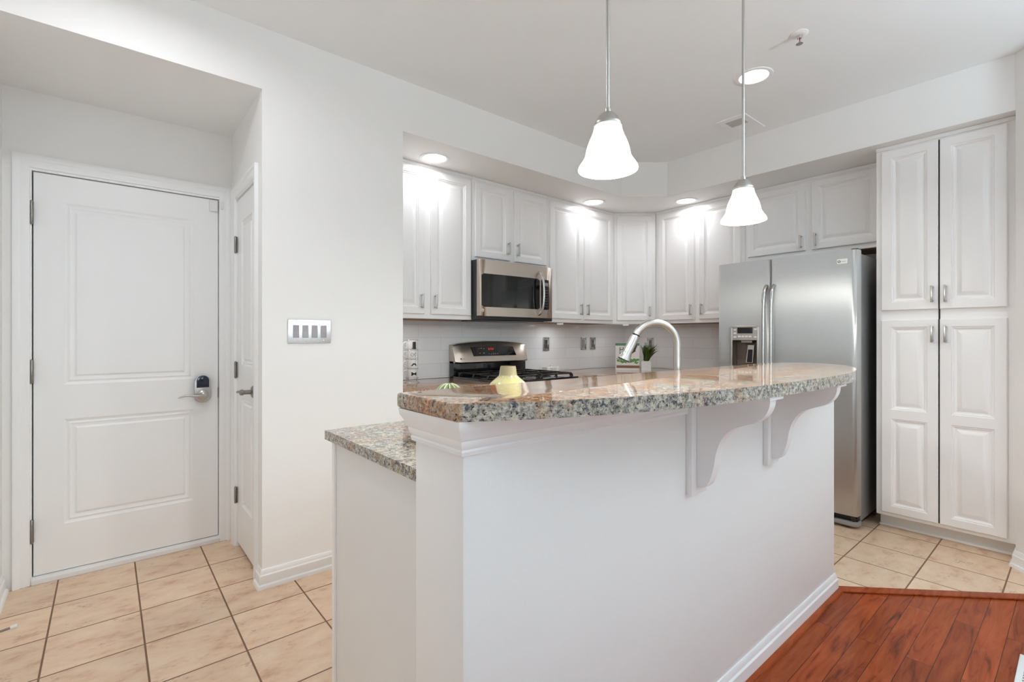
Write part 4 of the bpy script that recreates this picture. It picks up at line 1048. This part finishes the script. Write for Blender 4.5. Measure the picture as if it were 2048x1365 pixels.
# mug tower: wire rack and four printed mugs
t = thing('mug_rack', 'slim chrome wire rack holding four stacked mugs', 'rack', (1.644, 3.056, ZT))
MH = 0.066; RR = 0.0455
bm = new()
for zz in (0.006, 0.034, 0.034+MH, 0.034+2*MH, 0.034+3*MH, 0.300):
    if zz == 0.006: 
        continue
    tube(bm, [(RR*math.cos(2*PI*i/28), RR*math.sin(2*PI*i/28), zz) for i in range(29)], 0.0013, 6, False)
obj('ring', bm, 'chrome', t, 60)
camdir = math.atan2(-3.056, -1.644)
for k in range(4):
    a = camdir+math.radians(42)+k*PI/2
    bm = new(); tube(bm, [(1.35*RR*math.cos(a), 1.35*RR*math.sin(a), 0.002), (RR*math.cos(a), RR*math.sin(a), 0.010), (RR*math.cos(a), RR*math.sin(a), 0.300)], 0.0015, 6); obj('wire', bm, 'chrome', t, 60)
bm = new(); tube(bm, [(-RR, 0, 0.031), (RR, 0, 0.031)], 0.0013, 6); tube(bm, [(0, -RR, 0.031), (0, RR, 0.031)], 0.0013, 6); tube(bm, [(1.2*RR*math.cos(2*PI*i/28), 1.2*RR*math.sin(2*PI*i/28), 0.003) for i in range(29)], 0.0013, 6, False); obj('base_ring', bm, 'chrome', t, 60)
def curved(bm, polys, r, a0, z0):
    for poly in polys:
        f = [bm.verts.new(((r)*math.cos(a0-x/r), (r)*math.sin(a0-x/r), z0+z)) for x, z in poly]; bm.faces.new(f)
def circ(cx, cz, r1, r0, n=24):
    return [[(cx+r1*math.cos(2*PI*i/n), cz+r1*math.sin(2*PI*i/n)), (cx+r1*math.cos(2*PI*(i+1)/n), cz+r1*math.sin(2*PI*(i+1)/n)), (cx+r0*math.cos(2*PI*(i+1)/n), cz+r0*math.sin(2*PI*(i+1)/n)), (cx+r0*math.cos(2*PI*i/n), cz+r0*math.sin(2*PI*i/n))] for i in range(n)]
def vstrip(xs_, top_, bot_): return [[(xs_[i], bot_[i]), (xs_[i+1], bot_[i+1]), (xs_[i+1], top_[i+1]), (xs_[i], top_[i])] for i in range(len(xs_)-1)]
hat = vstrip([-.012, -.006, 0, .006, .012], [.056, .058, .058, .058, .056], [.012]*5)+vstrip([-.018, -.012, 0, .012, .018], [.016, .013, .013, .013, .016], [.012, .008, .006, .008, .012])
glasses = circ(-.0125, .034, .011, .009)+circ(.0135, .034, .011, .009)+[[(-.002, .035), (.003, .035), (.003, .037), (-.002, .037)]]
mx_ = [-.024, -.018, -.012, -.006, 0, .006, .012, .018, .024]
stache = vstrip(mx_, [.026, .027, .035, .042, .038, .042, .035, .027, .026], [.024, .021, .022, .028, .032, .028, .022, .021, .024])
bow = vstrip([-.020, -.014, -.004, 0, .004, .014, .020], [.047, .044, .037, .037, .037, .044, .047], [.017, .020, .027, .027, .027, .020, .017])
labels = [(bow, 'white mug with a black bow tie print, lowest in the wire rack'), (stache, 'white mug with a black moustache print, second from the bottom'), (glasses, 'white mug with a round eyeglasses print, second from the top'), (hat, 'white mug with a black top hat print, topmost in the wire rack')]
for k, (pr, lab) in enumerate(labels):
    z = 0.0325+k*MH; mg = thing('mug', lab, 'mug', (1.644, 3.056, ZT+z), 0, 'stacked white mugs in the rack')
    r = 0.040
    bm = new(); lathe(bm, [(0, 0), (r*.86, 0), (r*.94, 0.003), (r, 0.010), (r, 0.0635), (r*.99, 0.0652), (r*.96, 0.0645), (r*.94, 0.06), (r*.94, 0.008), (0, 0.006)], 40, cap=False); obj('cup', bm, 'white_ceramic', mg, 40)
    a = camdir-math.radians(76); u = Vector((math.cos(a), math.sin(a), 0))
    bm = new(); tube(bm, [u*(r-.001)+Vector((0, 0, .055)), u*(r+.014)+Vector((0, 0, .054)), u*(r+.024)+Vector((0, 0, .042)), u*(r+.022)+Vector((0, 0, .026)), u*(r+.010)+Vector((0, 0, .016)), u*(r-.001)+Vector((0, 0, .014))], 0.0032, 8); obj('handle', bm, 'white_ceramic', mg, 60)
    bm = new(); curved(bm, pr, r+.0005, camdir+math.radians(22), 0.0); obj('print', bm, 'black_print', mg)

# butter dish on the corner worktop
t = thing('butter_dish', 'small white butter dish with a framed label right of the range', 'dish', (3.125, 3.175, ZT), math.radians(-4))
bm = new(); box(bm, (-.085, -.045, 0), (.085, .045, .006), .003); box(bm, (-.095, -.055, .005), (.095, .055, .010), .002); obj('tray', bm, 'white_ceramic', t, 40)
bm = new(); box(bm, (-.075, -.038, .010), (.075, .038, .050), .006, 3); ld = obj('lid', bm, 'white_ceramic', t, 40)
bm = new(); lathe(bm, [(0.008, .049), (0.007, .058), (0.012, .064), (0.011, .070), (0, .072)], 20); obj('knob', bm, 'white_ceramic', ld, 60)
bm = new()
for a, b in (((-.034, .016), (.034, .018)), ((-.034, .040), (.034, .042)), ((-.034, .018), (-.032, .040)), ((.032, .018), (.034, .040)), ((-.022, .024), (-.019, .036)), ((-.012, .024), (-.009, .036)), ((-.009, .029), (-.002, .031)), ((.004, .024), (.007, .036)), ((.014, .024), (.017, .036)), ((.017, .024), (.024, .027))):
    box(bm, (a[0], -.0392, a[1]), (b[0], -.0378, b[1]))
obj('label_frame', bm, 'grey_print', ld)

# herb cookbook
bc = Vector((3.895, 2.895, ZT)); brz = math.atan2(bc.y, bc.x)-PI/2
t = thing('herb_book', 'upright herb book with green and white cover in the corner', 'book', bc, brz)
bw, bh, bt_ = 0.228, 0.262, 0.022
tilt = Matrix.Rotation(math.radians(-3), 4, 'X')
def bookpart(name, boxes, m, par):
    bm = new()
    for a, b in boxes: box(bm, a, b)
    return obj(name, bm, m, par)
cv = bookpart('cover', [((-bw/2, 0, 0), (bw/2, .002, bh)), ((-bw/2, bt_-.002, 0), (bw/2, bt_, bh)), ((-bw/2, 0, 0), (-bw/2+.002, bt_, bh))], 'paper', t)
bookpart('pages', [((-bw/2+.002, .002, .003), (bw/2-.003, bt_-.002, bh-.003))], 'paper', t)
bookpart('cover_band', [((-bw/2, -.0006, bh-.024), (bw/2, 0, bh))], 'book_green', cv)
bookpart('cover_picture', [((-bw/2+.010, -.0008, .020), (bw/2, 0, .045))], 'book_brown', cv)
bm = new()
for cx, cz, s in ((-.068, .100, .036), (-.03, .092, .030), (.082, .088, .030), (.03, .095, .026)):
    for i in range(16):
        a = random.random()*2*PI; rr = s*math.sqrt(random.random()); q = random.uniform(.006, .012); x, z = cx+rr*math.cos(a), cz+rr*.7*math.sin(a)
        bm.faces.new([bm.verts.new((x+q*math.cos(k*PI/3+a), -.0010-.00002*i, z+q*math.sin(k*PI/3+a))) for k in range(6)])
obj('cover_herbs', bm, 'book_leaf', cv)
bookpart('cover_pots', [((-.09, -.0009, .045), (-.045, 0, .082)), ((.055, -.0009, .045), (.10, 0, .078)), ((-.02, -.0009, .045), (.03, 0, .076))], 'white_ceramic', cv)
def text(body, x, z, size, m, par):
    cu = bpy.data.curves.new('title', 'FONT'); cu.body = body; cu.size = size; cu.extrude = 0.0002
    o = bpy.data.objects.new('title', cu); C.objects.link(o); bpy.context.view_layer.update()
    me = bpy.data.meshes.new_from_object(o.evaluated_get(bpy.context.evaluated_depsgraph_get())); bpy.data.objects.remove(o)
    me.transform(Matrix.Translation((x, -.0012, z)) @ Matrix.Rotation(PI/2, 4, 'X')); me.materials.clear(); me.materials.append(M[m])
    ob = bpy.data.objects.new('title', me); C.objects.link(ob); ob.parent = par; return ob
text('Herbs', -0.078, 0.178, 0.064, 'dark_body', cv)
text('Heal', -0.078, 0.130, 0.064, 'dark_body', cv)

# potted fern
pp = Vector((4.002, 2.755, ZT))
t = thing('potted_fern', 'small green fern in a square white pot beside the book', 'plant', pp, brz)
bm = new(); s = .044
for a, b in (((-s, -s, 0), (s, s, .006)), ((-s, -s, .006), (-s+.005, s, .090)), ((s-.005, -s, .006), (s, s, .090)), ((-s+.005, -s, .006), (s-.005, -s+.005, .090)), ((-s+.005, s-.005, .006), (s-.005, s, .090))): box(bm, a, b)
obj('pot', bm, 'white_ceramic', t)
bm = new(); box(bm, (-s+.005, -s+.005, .006), (s-.005, s-.005, .080)); obj('soil', bm, 'soil', t)
random.seed(3)
for f in range(40):
    bm = new(); a = random.uniform(0, 2*PI); lean = random.uniform(0.15, 1.0); L_ = random.uniform(.12, .185)
    if f % 3 == 0: a = random.uniform(-.7, .5); lean = random.uniform(.5, 1.0)
    if math.cos(a) < -.2: lean *= 0.35
    base_ = Vector((random.uniform(-.02, .02), random.uniform(-.02, .02), .080)); u = Vector((math.cos(a), math.sin(a), 0)); prev = None; pts = []
    for i in range(11):
        s_ = i/10; pts.append(base_+u*(L_*math.sin(lean*s_)*s_**.5*0.9)+Vector((0, 0, L_*s_*math.cos(lean*s_*.8))))
    tube(bm, pts, [0.0016-.001*i/10 for i in range(11)], 5)
    sd = Vector((-u.y, u.x, 0))
    for i in range(1, 11):
        ln = 0.026*(1-abs(i/10-.45)*1.1)+.005; tg = (pts[i]-pts[i-1]).normalized()
        for sg in (-1, 1):
            p = pts[i]; q = p+(sd*sg*0.75+tg*.75).normalized()*ln; wv = tg*ln*.30
            bm.faces.new([bm.verts.new(x) for x in (p-wv, (p+q)/2-wv*1.3, q, (p+q)/2+wv*1.3)])
    obj('frond', bm, 'leaf' if f % 3 else 'leaf_light', t)

# pale rug added behind the camera to bounce daylight up to the ceiling
bm = new(); box(bm, (-2.4, -3.6, 0), (2.6, -0.45, 0.012), 0.004)
tag(obj('bounce_rug', bm, 'rug_pale'), 'large pale woven rug added behind the viewer to bounce light', 'rug')

# ------------------------------------------------------------------ ceiling fixtures
def downlight(label, x, y, z, power, color=(0.92, 0.94, 1.0), spread=165, size=0.085):
    t = thing('recessed_light', label, 'ceiling light', (x, y, z), 0, 'recessed ceiling lights')
    bm = new(); s = size/.085
    lathe(bm, [(0.076*s, -0.0005), (0.080*s, -0.0045), (0.098*s, -0.006), (0.101*s, -0.004), (0.101*s, -0.0002)], 40, cap=False); obj('trim_ring', bm, 'lens_trim', t, 40)
    bm = new(); lathe(bm, [(0, -.003), (0.05*s, -.0028), (0.078*s, -.0015), (0.078*s, -.0004), (0, -.0004)], 40, cap=False); obj('lens', bm, 'lens_glow', t, 60)
    d = bpy.data.lights.new('downlight', 'AREA'); d.shape = 'DISK'; d.size = 0.14; d.energy = power; d.spread = math.radians(spread); d.color = color
    o = bpy.data.objects.new('downlight', d); C.objects.link(o); o.location = (0, 0, -0.008); o.parent = t
downlight('round recessed light in the main ceiling above the bar', 2.868, 1.245, ZC, 3.8, (1.0, 0.96, 0.88), 125)
downlight('round recessed light in the soffit nearest the switch wall', 1.695, 2.835, ZS, 1.25)
downlight('round recessed light in the soffit left of the kitchen corner', 3.340, 2.845, ZS, 1.25)
downlight('round recessed light in the soffit right of the kitchen corner', 3.935, 2.295, ZS, 1.25)
# fill lights added in the hall and living area, outside the frame
downlight('round recessed fill light added in the ceiling of the entry hall', 0.08, 1.95, ZC, 6)
def fill_torchiere(label, x, y, power):  # added uplight, out of view, bounces light off the ceiling
    t = thing('added_floor_lamp', label, 'added floor lamp', (x, y, 0.012), 0)
    bm = new(); lathe(bm, [(0, 0), (0.14, 0), (0.14, 0.015), (0.02, 0.03), (0, 0.03)], 32); obj('base', bm, 'nickel', t, 40)
    bm = new(); tube(bm, [(0, 0, 0.02), (0, 0, 1.74)], 0.012, 14); obj('pole', bm, 'nickel', t, 60)
    bm = new(); lathe(bm, [(0.01, 1.735), (0.06, 1.75), (0.13, 1.80), (0.17, 1.87), (0.165, 1.87), (0.125, 1.805), (0.055, 1.757), (0, 1.75)], 40, cap=False); obj('lamp_shade', bm, 'white_ceramic', t, 60)
    d = bpy.data.lights.new('torchiere_fill', 'AREA'); d.shape = 'DISK'; d.size = 0.16; d.energy = power; d.color = (0.73, 0.90, 1.0)
    o = bpy.data.objects.new('torchiere_fill', d); C.objects.link(o); o.parent = t; o.location = (0, 0, 1.84); o.rotation_euler = (PI, 0, 0)
fill_torchiere('added uplight floor lamp with a white bowl, brightening the ceiling from the living area', 2.3, -1.3, 50)
# pendants
def pendant(label, x, y, zb_):
    t = thing('pendant_light', label, 'pendant lamp', (x, y, 0), 0, 'bell pendant lamps over the bar')
    bm = new(); lathe(bm, [(0.060, ZC-.0005), (0.058, ZC-.010), (0.040, ZC-.022), (0.010, ZC-.026), (0.0, ZC-.026)], 32); obj('ceiling_canopy', bm, 'nickel', t, 40)
    bm = new(); tube(bm, [(0, 0, zb_+.156), (0, 0, ZC-.02)], 0.0052, 14); obj('rod', bm, 'nickel', t, 60)
    zs_ = zb_+.1245
    bm = new(); lathe(bm, [(0, zs_+.046), (0.0075, zs_+.046), (0.0085, zs_+.040), (0.0085, zs_+.034), (0.0125, zs_+.033), (0.0190, zs_+.030), (0.0270, zs_+.021), (0.0330, zs_+.010), (0.0360, zs_+.004), (0.0385, zs_+.003), (0.0395, zs_-.001), (0.0385, zs_-.005), (0.0340, zs_-.005)], 32); obj('socket_cup', bm, 'nickel', t, 40)
    pr = [(0.0350, .1355), (0.0375, .1345), (0.0380, .128), (0.0400, .116), (0.0445, .102), (0.0500, .088), (0.0555, .072), (0.0592, .057), (0.0612, .045), (0.0630, .036), (0.0680, .026), (0.0750, .016), (0.0800, .008), (0.0818, .003), (0.0815, 0.0), (0.0795, .001), (0.0765, .007), (0.0710, .015), (0.0635, .024), (0.0588, .034), (0.0575, .045), (0.0556, .057), (0.0520, .072), (0.0468, .088), (0.0412, .102), (0.0368, .116), (0.0350, .128)]
    pr = [(r, z if z < .03 else .03+(z-.03)*.885) for r, z in pr]
    bm = new(); lathe(bm, [(r, zb_+z) for r, z in pr], 48, cap=False); obj('lamp_shade', bm, 'frosted_glass', t, 60)
    bm = new(); lathe(bm, [(0, zb_+.035), (0.014, zb_+.040), (0.020, zb_+.055), (0.018, zb_+.072), (0.011, zb_+.088), (0.010, zb_+.104), (0, zb_+.105)], 20); obj('bulb', bm, 'lens_glow', t, 60)
    d = bpy.data.lights.new('pendant_glow', 'POINT'); d.energy = 20; d.color = (0.96, 0.97, 0.93); d.shadow_soft_size = 0.03
    o = bpy.data.objects.new('pendant_glow', d); C.objects.link(o); o.parent = t; o.location = (0, 0, zb_+.015)
pendant('frosted bell pendant lamp on a nickel rod, nearer the left end of the bar', 1.060, 0.853, 1.682)
pendant('frosted bell pendant lamp on a nickel rod, farther right over the bar', 1.874, 0.853, 1.667)
# sprinkler
t = thing('fire_sprinkler', 'small chrome fire sprinkler head on the ceiling', 'sprinkler', (2.64, 0.925, ZC))
bm = new(); lathe(bm, [(0.040, -.0003), (0.040, -.003), (0.030, -.008), (0.016, -.010), (0, -.010)], 28); obj('escutcheon', bm, 'lens_trim', t, 40)
bm = new(); lathe(bm, [(0.011, -.009), (0.011, -.024), (0, -.024)], 16)
for s in (-1, 1): tube(bm, [(s*.010, 0, -.022), (s*.013, 0, -.034), (0, 0, -.048)], .0022, 6)
lathe(bm, [(0, -.048), (.016, -.049), (.016, -.0505), (0, -.0505)], 16); obj('frame', bm, 'chrome', t, 40)
bm = new(); tube(bm, [(0, 0, -.023), (0, 0, -.046)], .003, 8); obj('bulb', bm, 'sprinkler_red', t, 60)
# ceiling vent
t = thing('ceiling_vent', 'square white ceiling vent with grey louvres', 'vent', (3.44, 1.585, ZC))
bm = new()
for a, b in (((-.158, -.100, -.008), (-.112, .100, -.0003)), ((-.004, -.100, -.008), (.158, .100, -.0003)), ((-.112, -.100, -.008), (-.004, -.058, -.0003)), ((-.112, .058, -.008), (-.004, .100, -.0003))): box(bm, a, b)
obj('plate', bm, 'lens_trim', t)
bm = new(); box(bm, (-.112, -.058, -.001), (-.004, .058, -.0003)); obj('duct', bm, 'grille_grey', t)
for i in range(9):
    x = -.104+i*.0115; bm = new(); box(bm, (x-.0045, -.056, -.0065), (x+.0045, .056, -.0050)); bmesh.ops.rotate(bm, verts=bm.verts, cent=(x, 0, -.0057), matrix=Matrix.Rotation(.35, 3, 'Y')); obj('louver', bm, 'louver', t)
bm = new(); tube(bm, [(-.085, .03, -.007), (-.09, .034, -.016), (-.095, .05, -.014)], .002, 6); obj('damper_lever', bm, 'lens_trim', t, 60)
# floor register at the lower right
t = thing('floor_register', 'white slatted floor register set on the hardwood at the right edge', 'vent', (2.55, 0.115, 0))
bm = new()
for a, b in (((-.145, -.055, 0), (.135, -.037, .006)), ((-.145, .037, 0), (.135, .055, .006)), ((-.145, -.037, 0), (-.125, .037, .006)), ((.115, -.037, 0), (.135, .037, .006))): box(bm, a, b, 0.002)
obj('frame', bm, 'white_plastic', t, 40)
bm = new(); box(bm, (-.125, -.037, .0002), (.115, .037, .0012)); obj('duct', bm, 'dark_gap', t)
for i in range(12):
    x = -.115+i*.02; bm = new(); box(bm, (x-.006, -.037, .001), (x+.006, .037, .005), .001); obj('slat', bm, 'white_plastic', t)
